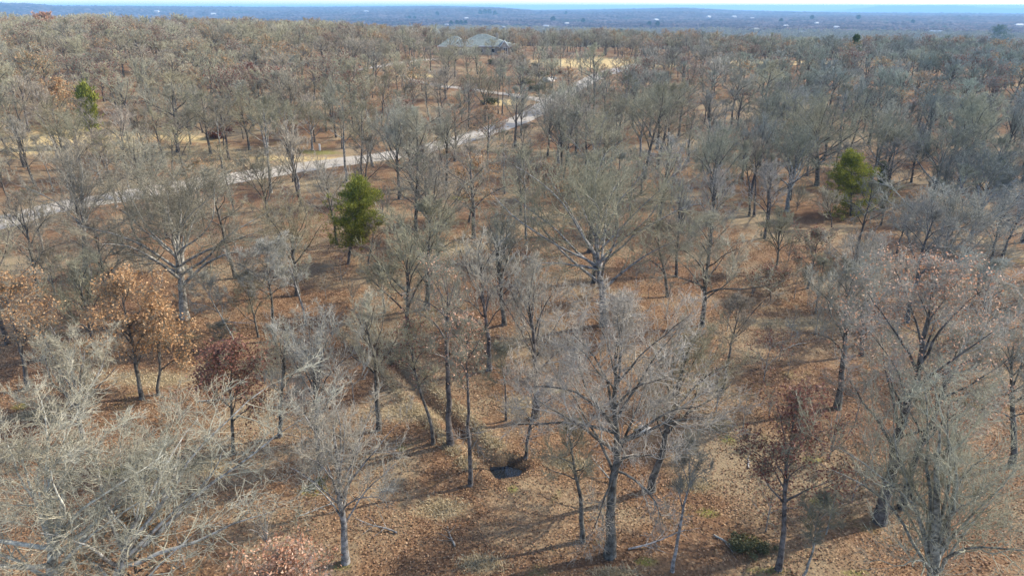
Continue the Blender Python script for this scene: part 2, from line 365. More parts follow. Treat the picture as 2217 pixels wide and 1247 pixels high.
c = mix(nt, ramp(nt, grn, [(0.60, (0, 0, 0)), (0.72, (0.5, 0.5, 0.5))]), c, (0.16, 0.155, 0.06))
dry = ramp(nt, fine, [(0.3, (0.20, 0.15, 0.085)), (0.55, (0.30, 0.235, 0.135)), (0.8, (0.40, 0.32, 0.20))])
def masked(chan, gain=1.35):
    mm = N(nt, 'ShaderNodeMath', operation='MULTIPLY_ADD'); nt.links.new(sep.outputs[chan], mm.inputs[0]); mm.inputs[1].default_value = gain
    m2 = N(nt, 'ShaderNodeMath', operation='SUBTRACT'); nt.links.new(mid, m2.inputs[0]); m2.inputs[1].default_value = 0.85
    nt.links.new(m2.outputs[0], mm.inputs[2]); mm.use_clamp = True; return mm.outputs[0]
c = mix(nt, masked('Red', 1.2), c, dry)
c = mix(nt, masked('Green', 1.15), c, ramp(nt, fine, [(0.3, (0.10, 0.10, 0.03)), (0.7, (0.24, 0.25, 0.05))]))
c = mix(nt, masked('Blue', 1.7), c, ramp(nt, mid, [(0.3, (0.36, 0.27, 0.125)), (0.5, (0.50, 0.375, 0.18)), (0.7, (0.60, 0.45, 0.22))]))
c = mix(nt, va.outputs['Alpha'], c, (0.045, 0.03, 0.022))
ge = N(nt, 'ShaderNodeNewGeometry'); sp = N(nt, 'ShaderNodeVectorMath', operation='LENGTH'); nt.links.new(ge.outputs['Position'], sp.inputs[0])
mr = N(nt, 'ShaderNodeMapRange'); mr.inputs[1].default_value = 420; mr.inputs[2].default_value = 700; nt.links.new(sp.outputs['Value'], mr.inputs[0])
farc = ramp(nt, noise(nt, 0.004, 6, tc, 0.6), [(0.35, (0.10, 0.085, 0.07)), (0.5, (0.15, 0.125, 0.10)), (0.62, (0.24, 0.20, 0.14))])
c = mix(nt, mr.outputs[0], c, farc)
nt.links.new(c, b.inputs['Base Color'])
bp = N(nt, 'ShaderNodeBump'); bp.inputs['Strength'].default_value = 0.6; bp.inputs['Distance'].default_value = 0.05
nt.links.new(vo.outputs['Distance'], bp.inputs['Height']); nt.links.new(bp.outputs[0], b.inputs['Normal'])
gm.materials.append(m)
ground = tag(put('ground', gm), kind='structure')
# pool of still water
wz = float(h_base(*POOL)) - 0.42
r = np.random.default_rng(5); aa = np.linspace(0, 2 * math.pi, 48, endpoint=False); rr = 1.3 + 0.15 * np.sin(aa * 3 + 1) + 0.1 * np.sin(aa * 7)
PV = np.concatenate([[[POOL[0], POOL[1], wz]], np.stack([POOL[0] + rr * np.cos(aa), POOL[1] + rr * np.sin(aa), np.full(48, wz)], -1)])
m, nt, b = newmat('pool_water', 0.04, 0.5); b.inputs['Base Color'].default_value = (0.012, 0.014, 0.016, 1)
bp = N(nt, 'ShaderNodeBump'); bp.inputs['Strength'].default_value = 0.15; nt.links.new(noise(nt, 3, 2, objpos(nt)), bp.inputs['Height']); nt.links.new(bp.outputs[0], b.inputs['Normal'])
tag(put('water', mesh_np('water', PV, np.array([[0, 1 + i, 1 + (i + 1) % 48] for i in range(48)]), m)), kind='structure')
# road and drives: draped strips
def smooth_line(pts, n):
    P = np.array(pts, float); t = np.r_[0, np.cumsum(np.linalg.norm(np.diff(P, axis=0), axis=1))]; s = np.linspace(0, t[-1], n)
    Q = np.stack([np.interp(s, t, P[:, k]) for k in (0, 1)], -1)
    for _ in range(max(3, n // 28)): Q[1:-1] = (Q[:-2] + 2 * Q[1:-1] + Q[2:]) / 4
    return Q
def strip(name, pts, width, mat, n=160, lift=0.07):
    Q = smooth_line(pts, n); D = np.gradient(Q, axis=0); D = D / np.linalg.norm(D, axis=1)[:, None]; Nn = np.stack([-D[:, 1], D[:, 0]], -1)
    k = 7; V = []
    for a in np.linspace(-1, 1, k):
        e = 1 + (0.05 * np.sin(np.arange(n) * 0.7) + 0.04 * np.sin(np.arange(n) * 2.1 + a)) * (abs(a) > 0.9)
        q = Q + Nn * (a * width / 2 * e)[:, None] if np.ndim(e) else Q + Nn * a * width / 2
        zz = height(q[:, 0], q[:, 1]) + lift - (0.05 if abs(a) > 0.9 else 0)
        V.append(np.stack([q[:, 0], q[:, 1], zz], -1))
    V = np.stack(V, 1).reshape(-1, 3)
    i = (np.arange(n - 1)[:, None] * k + np.arange(k - 1)[None, :]); Fq = np.stack([i, i + 1, i + 1 + k, i + k], -1).reshape(-1, 4)[:, ::-1]
    return tag(put(name, mesh_np(name, V, Fq, mat, True)), kind='structure'), Q
m, nt, b = newmat('pale_gravel_road', 0.9, 0.15)
tc = objpos(nt)
c = ramp(nt, noise(nt, 0.35, 6, tc, 0.65), [(0.3, (0.34, 0.295, 0.225)), (0.7, (0.52, 0.455, 0.36))])
c = mix(nt, 0.35, c, ramp(nt, noise(nt, 9, 3, tc), [(0.3, (0.2, 0.18, 0.155)), (0.7, (0.42, 0.39, 0.34))]))
nt.links.new(c, b.inputs['Base Color']); M_ROAD = m
ROADPX = [(-160, 530), (0, 482), (120, 448), (250, 428), (420, 398), (560, 377), (640, 364), (730, 352), (830, 340), (930, 320), (1000, 302), (1060, 283), (1120, 262), (1165, 240), (1200, 216), (1240, 192), (1285, 170), (1330, 153), (1372, 143), (1415, 136)]
rp = [ground_at(*p) for p in ROADPX]
road, RQ = strip('road', rp, 6.2, M_ROAD, 260)
ROADP = np.array([project(q[0], q[1], float(height(q[0], q[1])))[:2] for q in RQ])
m2, nt, b = newmat('worn_drive', 0.9, 0.15)
nt.links.new(ramp(nt, noise(nt, 0.6, 5, objpos(nt)), [(0.3, (0.27, 0.23, 0.18)), (0.7, (0.42, 0.37, 0.30))]), b.inputs['Base Color'])
dr, DQ = strip('driveway', [ground_at(*p) for p in [(1190, 222), (1150, 213), (1110, 206), (1070, 201), (1025, 195), (985, 190), (960, 188), (930, 182), (880, 172)]], 3.4, m2, 90, 0.10)
dr2, DQ2 = strip('footpath', [ground_at(*p) for p in [(700, 160), (760, 155), (830, 143), (900, 132), (950, 128)]], 3.4, m2, 60, 0.10)
print('ground', time.time() - T0)

# ------------------------------------------------------------------ trees placed one by one
# bx, by: foot of the trunk in the photo; tx, ty: top of the crown; hw: half the crown's width (photo pixels)
def HT(bx, by, tx, ty, hw, style='round', base=0.42, tr=0.017, nl=11, pale=0, leaf=None, nleaf=0, ls=0.15, tp=0, tint=None, limbs=None, top=0.85, dens=1.0, label='', short=None, droop=0.0, name=None):
    return dict(locals())
HAND = [
 HT(1320, 1203, 1330, 640, 215, 'round', 0.50, 0.0165, 17, 1, tp=0, top=0.8, dens=1.0, short='the big straight-trunked grey tree at bottom centre', label='largest grey tree with straight thick trunk and drooping lower limbs at bottom centre',
    limbs=[(0.50, -6.0, 0.5, 8.2), (0.46, 5.0, -0.5, 9.6), (0.36, -1.2, -0.6, 2.2), (0.36, 2.6, -0.6, 2.6), (0.52, -5.0, 1.5, 10.0)]),
 HT(1262, 1172, 1228, 900, 55, 'tall', 0.45, 0.016, 8, label='slim dark tree standing just left of the big straight-trunked grey tree', limbs=[(0.62, -2.6, 0, 6.0), (0.5, -2.2, 0.4, 5.0)]),
 HT(1018, 1050, 1010, 690, 48, 'tall', 0.62, 0.011, 9, leaf='P', nleaf=650, ls=.12, top=0.92, short='the pole-straight thin tree left of the pool', label='pole-straight thin tree with pinkish leaves just left of the dark pool'),
 HT(939, 960, 880, 690, 62, 'tall', 0.52, 0.012, 9, leaf='R', nleaf=800, ls=.12, label='thin tree with sparse dark red leaves leaning left beside the ditch'),
 HT(976, 963, 945, 560, 75, 'tall', 0.52, 0.0145, 10, leaf='P', nleaf=450, ls=.12, label='tall twin-stemmed tree between the two thin leafy trees above the pool'),
 HT(819, 931, 785, 640, 72, 'vase', 0.48, 0.0165, 11, 1, short='the dark-trunked vase tree above the ditch', label='dark-trunked tree with upswept pale twigs at the near end of the dry grass ruts'),
 HT(748, 1217, 715, 850, 140, 'vase', 0.36, 0.0165, 13, 1, droop=0.06, tp=1, short='the whitish fan-crowned tree at bottom left of centre', label='whitish bare tree with wide fan crown and thin trunk, bottom left of centre'),
 HT(693, 1014, 680, 690, 108, 'vase', 0.36, 0.017, 12, 1, label='dense silvery bare tree directly behind the whitish fan-crowned tree'),
 HT(604, 946, 618, 700, 70, 'vase', 0.40, 0.015, 9, 1, label='narrow silvery tree leaning against the left side of the dense silvery one'),
 HT(506, 982, 500, 745, 62, 'round', 0.45, 0.013, 9, leaf='R', nleaf=3800, ls=.17, short='the dark red leafed oak', label='small oak keeping dark red leaves between the silvery trees and orange oaks'),
 HT(180, 952, 145, 735, 108, 'vase', 0.22, 0.018, 14, 1, tp=1, short='the white fountain-shaped tree', label='white fountain-shaped bare tree low on the left side'),
 HT(62, 840, 10, 600, 75, 'round', 0.45, 0.016, 10, leaf='O', nleaf=2300, ls=.16, label='orange-leaved oak cut by the left edge, trunk leaning left'),
 HT(308, 863, 265, 590, 72, 'round', 0.34, 0.014, 10, leaf='O', nleaf=3500, ls=.17, short='the pair of orange-leaved oaks', label='taller left-hand oak of the orange-leaved pair in front of the spreading oak'),
 HT(343, 854, 348, 660, 66, 'round', 0.40, 0.014, 9, leaf='O', nleaf=3000, ls=.17, label='shorter right-hand oak of the orange-leaved pair in front of the spreading oak'),
 HT(206, 764, 165, 560, 92, 'vase', 0.30, 0.018, 12, label='dark multi-limbed bare tree left of the orange-leaved oak pair'),
 HT(400, 690, 395, 375, 178, 'spread', 0.34, 0.026, 13, 0, tp=1, top=0.6, short='the wide spreading oak', label='wide spreading oak with thick short trunk, left of the yellow-green cedar',
    limbs=[(0.36, -8.5, 0.5, 9.5), (0.38, 8.8, 0.0, 9.0), (0.33, -5.0, -1.5, 7.0), (0.42, 4.5, 0, 12.0), (0.42, -2.5, 0.5, 13.5)]),
 HT(516, 757, 420, 590, 50, 'tall', 0.45, 0.011, 8, 1, tp=1, label='thin pale tree leaning far left, right of the spreading oak trunk'),
 HT(498, 758, 470, 700, 22, 'tall', 0.3, 0.013, 6, label='little stick-like sapling at the foot of the leaning pale tree'),
 HT(560, 730, 530, 590, 48, 'round', 0.35, 0.015, 9, label='short crooked tree between the leaning pale tree and a straight dark one'),
 HT(595, 737, 580, 520, 80, 'tall', 0.45, 0.014, 12, 1, label='straight dark-trunked tree with lilac-grey crown below the yellow-green cedar'),
 HT(664, 705, 610, 520, 48, 'tall', 0.4, 0.012, 8, 1, tp=1, label='pale slender tree leaning left, below and left of the yellow-green cedar'),
 HT(797, 571, 815, 470, 42, 'round', 0.35, 0.016, 8, label='small lichen-grey tree touching the right side of the yellow-green cedar'),
 HT(834, 677, 822, 565, 58, 'spread', 0.55, 0.016, 8, short='the small flat-topped tree below the cedar', label='small flat-topped tree below and right of the yellow-green cedar'),
 HT(924, 670, 925, 432, 102, 'round', 0.34, 0.022, 14, 0, short='the round-crowned beige tree in the centre', label='beige round-crowned bare tree with dark trunk right of the yellow-green cedar'),
 HT(1093, 560, 1090, 445, 40, 'vase', 0.25, 0.013, 10, 1, label='slim many-stemmed pale tree right of the round-crowned beige tree'),
 HT(1308, 705, 1300, 335, 185, 'spread', 0.34, 0.021, 13, 0, tp=1, top=0.75, short='the great oak with dark arching limbs', label='great oak with long dark arching limbs reaching to the upper left, centre of photo',
    limbs=[(0.38, -10.5, 2.0, 12.5), (0.42, -8.5, 1.0, 15.0), (0.40, 8.5, 1.0, 11.5), (0.46, 6.0, 1, 16.0), (0.36, -7.5, -2, 7.0)]),
 HT(1160, 905, 1145, 565, 100, 'vase', 0.42, 0.016, 13, 1, label='tall lilac-grey tree left of the great oak, behind the dark pool'),
 HT(1138, 990, 1172, 790, 85, 'round', 0.45, 0.015, 11, 1, droop=0.08, label='grey tree with drooping twigs right behind the dark pool'),
 HT(1097, 910, 1082, 750, 38, 'tall', 0.5, 0.012, 7, label='thin crooked tree standing a little above the dark pool'),
 HT(1520, 707, 1540, 455, 92, 'round', 0.36, 0.018, 12, 1, short='the pale tree with long horizontal limb', label='pale-crowned tree with long dark horizontal limb, right of the great oak', limbs=[(0.30, 6.5, -1, 5.2), (0.34, -5, -1, 6)]),
 HT(1446, 643, 1420, 470, 62, 'round', 0.42, 0.018, 9, label='dark-trunked tree half hidden behind the right limbs of the great oak'),
 HT(1565, 845, 1600, 640, 48, 'tall', 0.5, 0.014, 8, short='the crooked thin tree right of centre', label='crooked thin tree with few twigs beside the open brown ground, right of centre', limbs=[(0.55, 2.4, 0, 9.5)]),
 HT(1410, 1062, 1520, 700, 122, 'vase', 0.42, 0.018, 13, 0, short='the leaning olive-crowned tree', label='olive broom-crowned tree whose trunk leans right, behind the big straight-trunked tree'),
 HT(1456, 1236, 1502, 940, 42, 'tall', 0.5, 0.010, 8, tp=1, label='very thin leaning tree to the right of the big straight-trunked tree'),
 HT(1685, 1232, 1725, 850, 78, 'round', 0.60, 0.013, 10, leaf='R', nleaf=3400, ls=.14, short='the rusty-leaved oak at bottom right', label='slender oak with rusty red leaves high up, bottom right', limbs=[(0.42, 2.0, 0, 6.2), (0.5, -2.3, 0.5, 7.5)]),
 HT(1733, 1262, 1790, 1080, 40, 'tall', 0.45, 0.012, 7, tp=1, label='thin grey sapling right of the rusty-leaved slender oak at bottom right'),
 HT(1812, 885, 1850, 570, 120, 'vase', 0.50, 0.019, 14, 1, short='the pale fan tree right of the open ground', label='pale fan-crowned tree with leaning dark trunk, right of the open brown ground'),
 HT(1905, 1128, 2040, 565, 165, 'round', 0.46, 0.0175, 15, 1, leaf='P', nleaf=3600, ls=.12, short='the pinkish-leaved white oak on the right', label='tall white-twigged oak with pinkish orange leaves in the right foreground', tint=(1, 1, 1)),
 HT(1952, 1098, 2110, 690, 120, 'round', 0.5, 0.015, 11, 1, label='dark-trunked bare tree leaning right just behind the pinkish-leaved white oak', tint=(.95, .98, 1.02)),
 HT(2012, 1300, 2030, 855, 235, 'vase', 0.16, 0.020, 17, 1, tp=1, short='the fan of grey stems in the bottom right corner', label='olive-grey tree fanning out many bare stems in the bottom right corner', tint=(.95, .98, .95)),
 HT(150, 1400, 110, 915, 250, 'spread', 0.42, 0.032, 13, 1, dens=0.95, tp=1, top=0.75, short='the sprawling sunlit-coloured oak in the bottom left corner', tint=(1, 1, 1, 1.7), label='sprawling oak with thick pale limbs coloured as sunlit in the bottom left corner',  # last tint value paints the limbs as brightly lit
    limbs=[(0.5, -6.0, 0, 9.0), (0.52, 6.5, 1.5, 10.5), (0.5, -3.5, -1, 7.5), (0.55, 1.0, 2, 13.0)]),
 HT(238, 1370, 430, 935, 220, 'spread', 0.36, 0.028, 12, 1, dens=0.95, tp=1, top=0.72, tint=(1, 1, 1, 1.5), label='second sprawling oak whose limbs slant to the upper right, bottom left',  # limbs lightened by the last tint value too, as if sunlit
    limbs=[(0.40, 9.5, 3.0, 10.0), (0.44, 8.0, 4.0, 12.5), (0.38, 8.5, 0.5, 7.0)]),
 HT(612, 1480, 612, 1200, 105, 'round', 0.35, 0.016, 11, leaf='P', nleaf=4200, ls=.13, label='pink-leaved treetop poking up at the bottom edge, left of centre'),
 HT(300, 1330, 310, 1110, 125, 'round', 0.3, 0.014, 10, leaf='O', nleaf=2600, ls=.13, label='low orange-leaved oak under the sprawling oaks, bottom left'),
 HT(88, 648, 35, 415, 78, 'vase', 0.42, 0.015, 11, label='leaning bare tree near the left edge just below the road'),
 HT(192, 600, 185, 335, 88, 'vase', 0.36, 0.019, 11, 0, tp=1, limbs=[(0.42, 4.0, 0, 11.0), (0.42, -4.8, 0, 10.5)], short='the pale forked tree by the road', label='pale-barked tree forking wide in front of the road at far left'),
 HT(120, 640, 110, 540, 60, 'round', 0.4, 0.014, 9, label='short twiggy tree between the leaning edge tree and the pale forked tree'),
 HT(587, 418, 570, 205, 42, 'tall', 0.62, 0.014, 9, 0, tp=1, limbs=[(0.45, 2.3, 0, 13.5)], short='the tall forked tree on the roadside', label='tall bare roadside tree with long fork in its pale trunk'),
 HT(647, 418, 612, 215, 38, 'tall', 0.68, 0.011, 9, 0, tp=1, label='tall thin roadside tree leaning left, just right of the forked one'),
 HT(556, 412, 500, 345, 36, 'tall', 0.45, 0.014, 7, label='small dark tree leaning left over the road edge'),
 HT(385, 330, 372, 182, 88, 'round', 0.26, 0.021, 14, 0, short='the broad grey dome tree beyond the road', label='broad grey dome-shaped tree with dark forked trunk beyond the road'),
 HT(752, 392, 738, 178, 60, 'tall', 0.40, 0.013, 13, 0, tp=1, short='the tall narrow tree where the road bends', label='tall narrow bare tree in front of the road above the yellow-green cedar'),
 HT(784, 402, 788, 215, 48, 'tall', 0.4, 0.013, 12, label='second tall narrow tree just right of the one above the cedar'),
 HT(865, 432, 850, 225, 68, 'vase', 0.38, 0.016, 12, 1, label='left-hand tall tree of the clump in front of the road, centre'),
 HT(906, 428, 905, 215, 72, 'round', 0.36, 0.018, 13, 1, short='the clump of pale trees in front of the road', label='middle and tallest tree of the clump in front of the road, centre'),
 HT(985, 350, 985, 222, 66, 'round', 0.36, 0.017, 12, label='round beige tree at the right end of the clump beside the road', limbs=[(0.2, -5.5, 0, 6.0)]),
 HT(1116, 320, 1120, 178, 40, 'round', 0.45, 0.018, 10, short='the dark tree at the near road edge', label='dark-trunked tree standing alone at the near edge of the pale road'),
 HT(1079, 247, 1078, 150, 14, 'tall', 0.6, 0.013, 7, label='left one of the close pair of thin dark poles beyond the road'),
 HT(1088, 249, 1089, 145, 16, 'tall', 0.6, 0.013, 7, label='right one of the close pair of thin dark poles beyond the road'),
 HT(1215, 372, 1213, 232, 58, 'vase', 0.36, 0.017, 11, label='grey fan-crowned tree on brown slope right of the road bend'),
 HT(1287, 258, 1280, 95, 40, 'tall', 0.5, 0.014, 10, label='tall black-trunked tree at the right edge of the road'),
 HT(1394, 388, 1440, 175, 66, 'round', 0.45, 0.015, 11, short='the tall dark trio right of the road', label='left tree of the tall dark trio right of the road'),
 HT(1422, 366, 1470, 168, 60, 'round', 0.5, 0.015, 10, label='right tree of the tall dark trio, trunk leaning right'),
 HT(1442, 398, 1450, 215, 50, 'round', 0.5, 0.013, 9, label='nearest and thinnest tree of the tall dark trio right of the road'),
 HT(1648, 268, 1672, 130, 42, 'tall', 0.5, 0.018, 10, label='stout dark trunk leaning right in the upper right woods'),
 HT(1577, 292, 1610, 150, 42, 'tall', 0.5, 0.015, 10, label='slender dark tree leaning right, left of the stout leaning trunk'),
 HT(1622, 468, 1612, 300, 40, 'tall', 0.5, 0.013, 9, short='the three dark poles', label='leftmost of three dark poles standing together left of the right-hand cedar'),
 HT(1632, 469, 1640, 296, 40, 'tall', 0.5, 0.013, 9, label='middle one of three dark poles standing together'),
 HT(1664, 480, 1672, 330, 40, 'tall', 0.5, 0.012, 9, label='rightmost and nearest of three dark poles standing together'),
 HT(1768, 402, 1760, 205, 108, 'spread', 0.30, 0.023, 13, 0, limbs=[(0.28, -6.5, -1, 9), (0.28, 8, 0, 9), (0.26, 6, -1, 5)], short='the black-limbed spreading oak above the right cedar', label='spreading oak with black curving limbs above the bright right-hand cedar'),
 HT(1802, 492, 1772, 410, 40, 'vase', 0.35, 0.015, 10, 1, label='small whitish tree in front of the bright right-hand cedar'),
 HT(1680, 585, 1690, 455, 46, 'vase', 0.34, 0.017, 11, 0, short='the small neat oak right of centre', label='small neat dark oak on open brown ground right of centre'),
 HT(1748, 625, 1770, 495, 52, 'round', 0.45, 0.015, 9, leaf='R', nleaf=900, label='small tree with scattered red leaves right of the small neat oak'),
 HT(1765, 678, 1780, 560, 45, 'tall', 0.4, 0.014, 8, label='thin bare tree behind the left edge of the pale fan tree'),
 HT(1669, 652, 1665, 585, 42, 'round', 0.35, 0.014, 8, leaf='R', nleaf=1300, label='low shrubby tree with rusty leaves below the small neat oak'),
 HT(1015, 482, 1032, 335, 46, 'round', 0.22, 0.014, 11, leaf='O', nleaf=3600, ls=.2, short='the orange-leaved tree in the centre', label='dense orange-leaved tree right of the clump in front of the road'),
 HT(1180, 430, 1178, 355, 46, 'round', 0.3, 0.014, 9, leaf='R', nleaf=1800, ls=.2, label='reddish brown leafed tree left of the grey-fan tree on the slope'),
 HT(1230, 470, 1240, 395, 48, 'round', 0.3, 0.014, 9, leaf='O', nleaf=900, ls=.2, label='thinly orange-leaved tree behind the top of the great oak'),
 HT(2080, 392, 2118, 200, 88, 'spread', 0.4, 0.02, 12, 0, short='the big fork in the upper right woods', label='broad tree with big dark fork in the upper right woods', tint=(.95, .98, 1.02)),
 HT(2042, 645, 2065, 405, 130, 'spread', 0.36, 0.019, 14, 1, tp=1, short='the frosty spreading tree near the right edge', label='frosty white spreading tree near the right edge', tint=(.97, 1, 1.03), limbs=[(0.42, -7.5, 1, 12), (0.4, 8.5, 0, 12.5)]),
 HT(1866, 770, 1880, 510, 98, 'vase', 0.42, 0.016, 12, 1, label='olive-grey fan tree behind the pinkish-leaved white oak'),
 HT(1907, 488, 1930, 395, 46, 'round', 0.4, 0.017, 9, label='dark leaning tree right behind the bright right-hand cedar'),
 HT(2190, 1010, 2200, 700, 110, 'vase', 0.45, 0.017, 12, 1, label='bluish-white bare tree cut by the right edge', tint=(.94, .99, 1.03)),
 HT(2110, 800, 2150, 560, 95, 'round', 0.4, 0.017, 12, 1, label='bluish-grey tree between the frosty spreading tree and the pinkish-leaved oak', tint=(.94, .99, 1.03)),
 HT(128, 292, 118, 168, 38, 'round', 0.28, 0.015, 11, leaf='O', nleaf=2600, ls=.3, short='the rust-coloured tree at upper left', label='rust-coloured leafy tree left of the yellow-green pine at upper left'),
 HT(95, 92, 97, 24, 22, 'round', 0.3, 0.016, 10, leaf='P', nleaf=2600, ls=.5, label='far rust-coloured treetop rising above the woods at top left'),
 HT(548, 205, 545, 140, 26, 'round', 0.3, 0.016, 9, leaf='R', nleaf=1600, ls=.35, label='reddish-brown leafy tree in the woods between dome tree and road'),
 HT(432, 450, 420, 345, 60, 'round', 0.3, 0.015, 10, leaf='O', nleaf=900, ls=.2, label='half-bare tree with orange leaves in front of the broad dome tree'),
 HT(640, 202, 636, 120, 24, 'tall', 0.5, 0.015, 9, label='tall black pole of a tree on the red slope beyond the road'),
 HT(965, 215, 960, 150, 42, 'spread', 0.3, 0.03, 10, short='the gnarled black oak', label='gnarled black oak with twisted low limbs beside the driveway'),
]
LEAF = {'O': M_LEAFO, 'R': M_LEAFR, 'P': M_LEAFP}
placed = []       # x, y, R, label-noun, bx, by
LMS = []          # landmarks for the labels of the smaller trees: px, py, words
for i, t in enumerate(HAND):
    x, y = ground_at(t['bx'], t['by']); gz = float(height(x, y))
    zt = z_for(t['ty'], y); H = zt - gz
    dep = y * cP - (gz + H * 0.6 - CAM_H) * sP
    R = t['hw'] / F * dep
    xt = (t['tx'] - 1108.5) / F * (y * cP - (zt - CAM_H) * sP)
    lx = float(np.clip(xt - x, -0.42 * H, 0.42 * H))
    D = math.hypot(x, y)
    det = 4 if D < 75 else 3
    rmin = 0.0095 if D < 45 else 0.012 if D < 75 else 0.014 if D < 130 else 0.02
    tr = t['tr'] * (1.0 if D < 120 else 1.15)
    limbs = t['limbs']
    if limbs: limbs = [(a, dx, dy, min(dz, H * 0.97)) for a, dx, dy, dz in limbs]
    leaf = LEAF[t['leaf']] if t['leaf'] else None
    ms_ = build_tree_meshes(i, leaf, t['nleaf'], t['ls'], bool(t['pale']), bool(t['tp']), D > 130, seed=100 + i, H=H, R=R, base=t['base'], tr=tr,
                            top=t['top'], nl=t['nl'], lean=(lx, 0), style=t['style'], detail=det, rmin=rmin, limbs=limbs, dens=t['dens'] * (1.15 if det == 3 else 1.0), droop=t['droop'])
    nm = 'leafy_oak' if t['leaf'] else 'bare_tree'
    place_tree(nm, ms_, t['label'], 'tree', x, y, tint=t['tint'])
    placed.append((x, y, R, t['bx'], t['by']))
    if t['short']: LMS.append((t['bx'], t['by'], t['short']))
    if t['by'] > 1000 or i < 3: print(i, 'H %.1f R %.1f D %.0f' % (H, R, D))
print('hand trees', time.time() - T0)
# evergreens: trunk plus foliage of many small sprays grouped in clumps
def evergreen_meshes(seed, H, R, mat, n=26000, shape='cedar', base=0.12, leaf=0.16, lean=0.0):
    r = np.random.default_rng(seed)
    nb = 150; h = base + (1 - base) * r.uniform(0, 1, nb) ** 0.9
    prof = {'cedar': lambda q: np.clip(np.clip((1 - q) * 2.4, 0, 1) ** 0.6 * (0.8 + 0.28 * np.sin(q * 17 + 2)), 0.12, 1.1), 'cone': lambda q: np.clip(1.05 - q, 0.05, 1),
            'round': lambda q: np.sqrt(np.clip(1 - (q * 2 - 1) ** 2, 0.03, 1))}[shape]
    qn = (h - base) / (1 - base); th = r.uniform(0, 6.283, nb); rr_ = R * prof(qn) * r.uniform(0.4, 1.15, nb)
    p0 = np.stack([lean * h * H, np.zeros(nb), h * H - 0.05 * H], -1); tgt = np.stack([lean * h * H + rr_ * np.cos(th), rr_ * np.sin(th), h * H + 0.05 * H * (shape != 'cone')], -1)
    S = 4; P = p0[:, None, :] + (tgt - p0)[:, None, :] * np.linspace(0, 1, S + 1)[None, :, None]; P[:, 1:-1, 2] -= 0.012 * H
    RR = np.linspace(0.035, 0.01, S + 1)[None, :].repeat(nb, 0) * H / 10
    tz = np.linspace(0, 1, 9); TP = np.zeros((1, 9, 3)); TP[0, :, 2] = tz * H * 0.95; TP[0, :, 0] = lean * tz * H * .95; TP[0, 0, 2] = -0.3
    TR = (0.019 * H * (1 - tz * 0.93))[None]
    mt = mesh_np('evergreen_trunk_mesh', *tubes([(TP, TR, 8), (P, RR, 4)]), M_TRUNK, True)
    # clumps along the outer part of each branch
    k = 7; tt = r.uniform(0.35, 1.05, (nb, k)); C = p0[:, None] + (tgt - p0)[:, None] * tt[..., None]; C = C.reshape(-1, 3) + r.normal(0, 0.035 * H, (nb * k, 3)) * [1, 1, 0.6]
    per = n // (nb * k); dd = r.normal(0, 1, (nb * k, per, 3)); dd = nrm(dd) * (r.uniform(0, 1, (nb * k, per, 1)) ** 0.45)
    cs = (0.048 * H * r.uniform(0.6, 1.3, nb * k))[:, None, None]
    pp = (C[:, None] + dd * cs * [1, 1, 0.7]).reshape(-1, 3)
    out = nrm(pp - np.array([0, 0, H * 0.35]) * 1.0) + [0, 0, 0.4]
    a = nrm(out + r.normal(0, 0.5, pp.shape)); bq = nrm(np.cross(a, r.normal(0, 1, pp.shape)))
    s = (leaf * r.uniform(0.6, 1.5, len(pp)))[:, None]
    V = np.stack([pp - bq * s * .16, pp + bq * s * .16, pp + a * s + bq * s * .07, pp + a * s - bq * s * .07], 1).reshape(-1, 3)
    mf = mesh_np('evergreen_foliage_mesh', V, np.arange(len(V)).reshape(-1, 4), mat)
    return mt, mf
def evergreen(bx, by, tx, ty, hw, mat, label, name='cedar_tree', short=None, **k):
    x, y = ground_at(bx, by); gz = float(height(x, y)); zt = z_for(ty, y); H = zt - gz
    R = hw / F * (y * cP - (gz + H * 0.5 - CAM_H) * sP)
    xt = (tx - 1108.5) / F * (y * cP - (zt - CAM_H) * sP)
    mt, mf = evergreen_meshes(int(bx + by), H, R, mat, lean=(xt - x) / H, **k)
    o = thing(name, label, 'evergreen tree', (x, y, gz)); put('trunk', mt, o); put('foliage', mf, o)
    placed.append((x, y, R, bx, by))
    if short: LMS.append((bx, by, short))
evergreen(753, 572, 782, 396, 68, M_CEDAR, 'yellow-green cedar with bare lower trunk, left of centre', short='the yellow-green cedar left of centre', n=34000, base=0.24)
evergreen(1843, 468, 1843, 334, 72, M_CEDAR, 'bushy bright green cedar on the right, foliage down to the ground', short='the bright cedar on the right', n=34000, base=0.02)
evergreen(1914, 412, 1912, 352, 19, M_CEDAR2, 'small dark cedar just right of the bushy bright cedar', n=14000, base=0.03, shape='cone')
evergreen(2166, 412, 2170, 345, 22, M_CEDAR2, 'small dark cedar near the right edge among grey trees', n=14000, base=0.05)
evergreen(202, 318, 182, 190, 19, M_CEDAR, 'thin yellow-green pine standing in the yellow field at upper left', 'pine_tree', short='the thin yellow-green pine at upper left', n=9000, base=0.3, leaf=0.4)
evergreen(1345, 100, 1344, 66, 13, M_PINE, 'round dark green pine right of the grey-roofed house', 'pine_tree', short='the round dark pine beyond the lawn', n=12000, base=0.1, shape='round', leaf=0.9)
evergreen(1852, 150, 1855, 78, 15, M_CEDAR2, 'dark narrow pine above the woods at upper right', 'pine_tree', n=3200, base=0.3, leaf=0.5, shape='cone', short='the dark narrow pine at upper right')
evergreen(2165, 110, 2165, 57, 28, M_CEDAR2, 'rounded olive pine at the woods edge, far upper right', 'pine_tree', n=12000, base=0.2, shape='round', leaf=0.8)

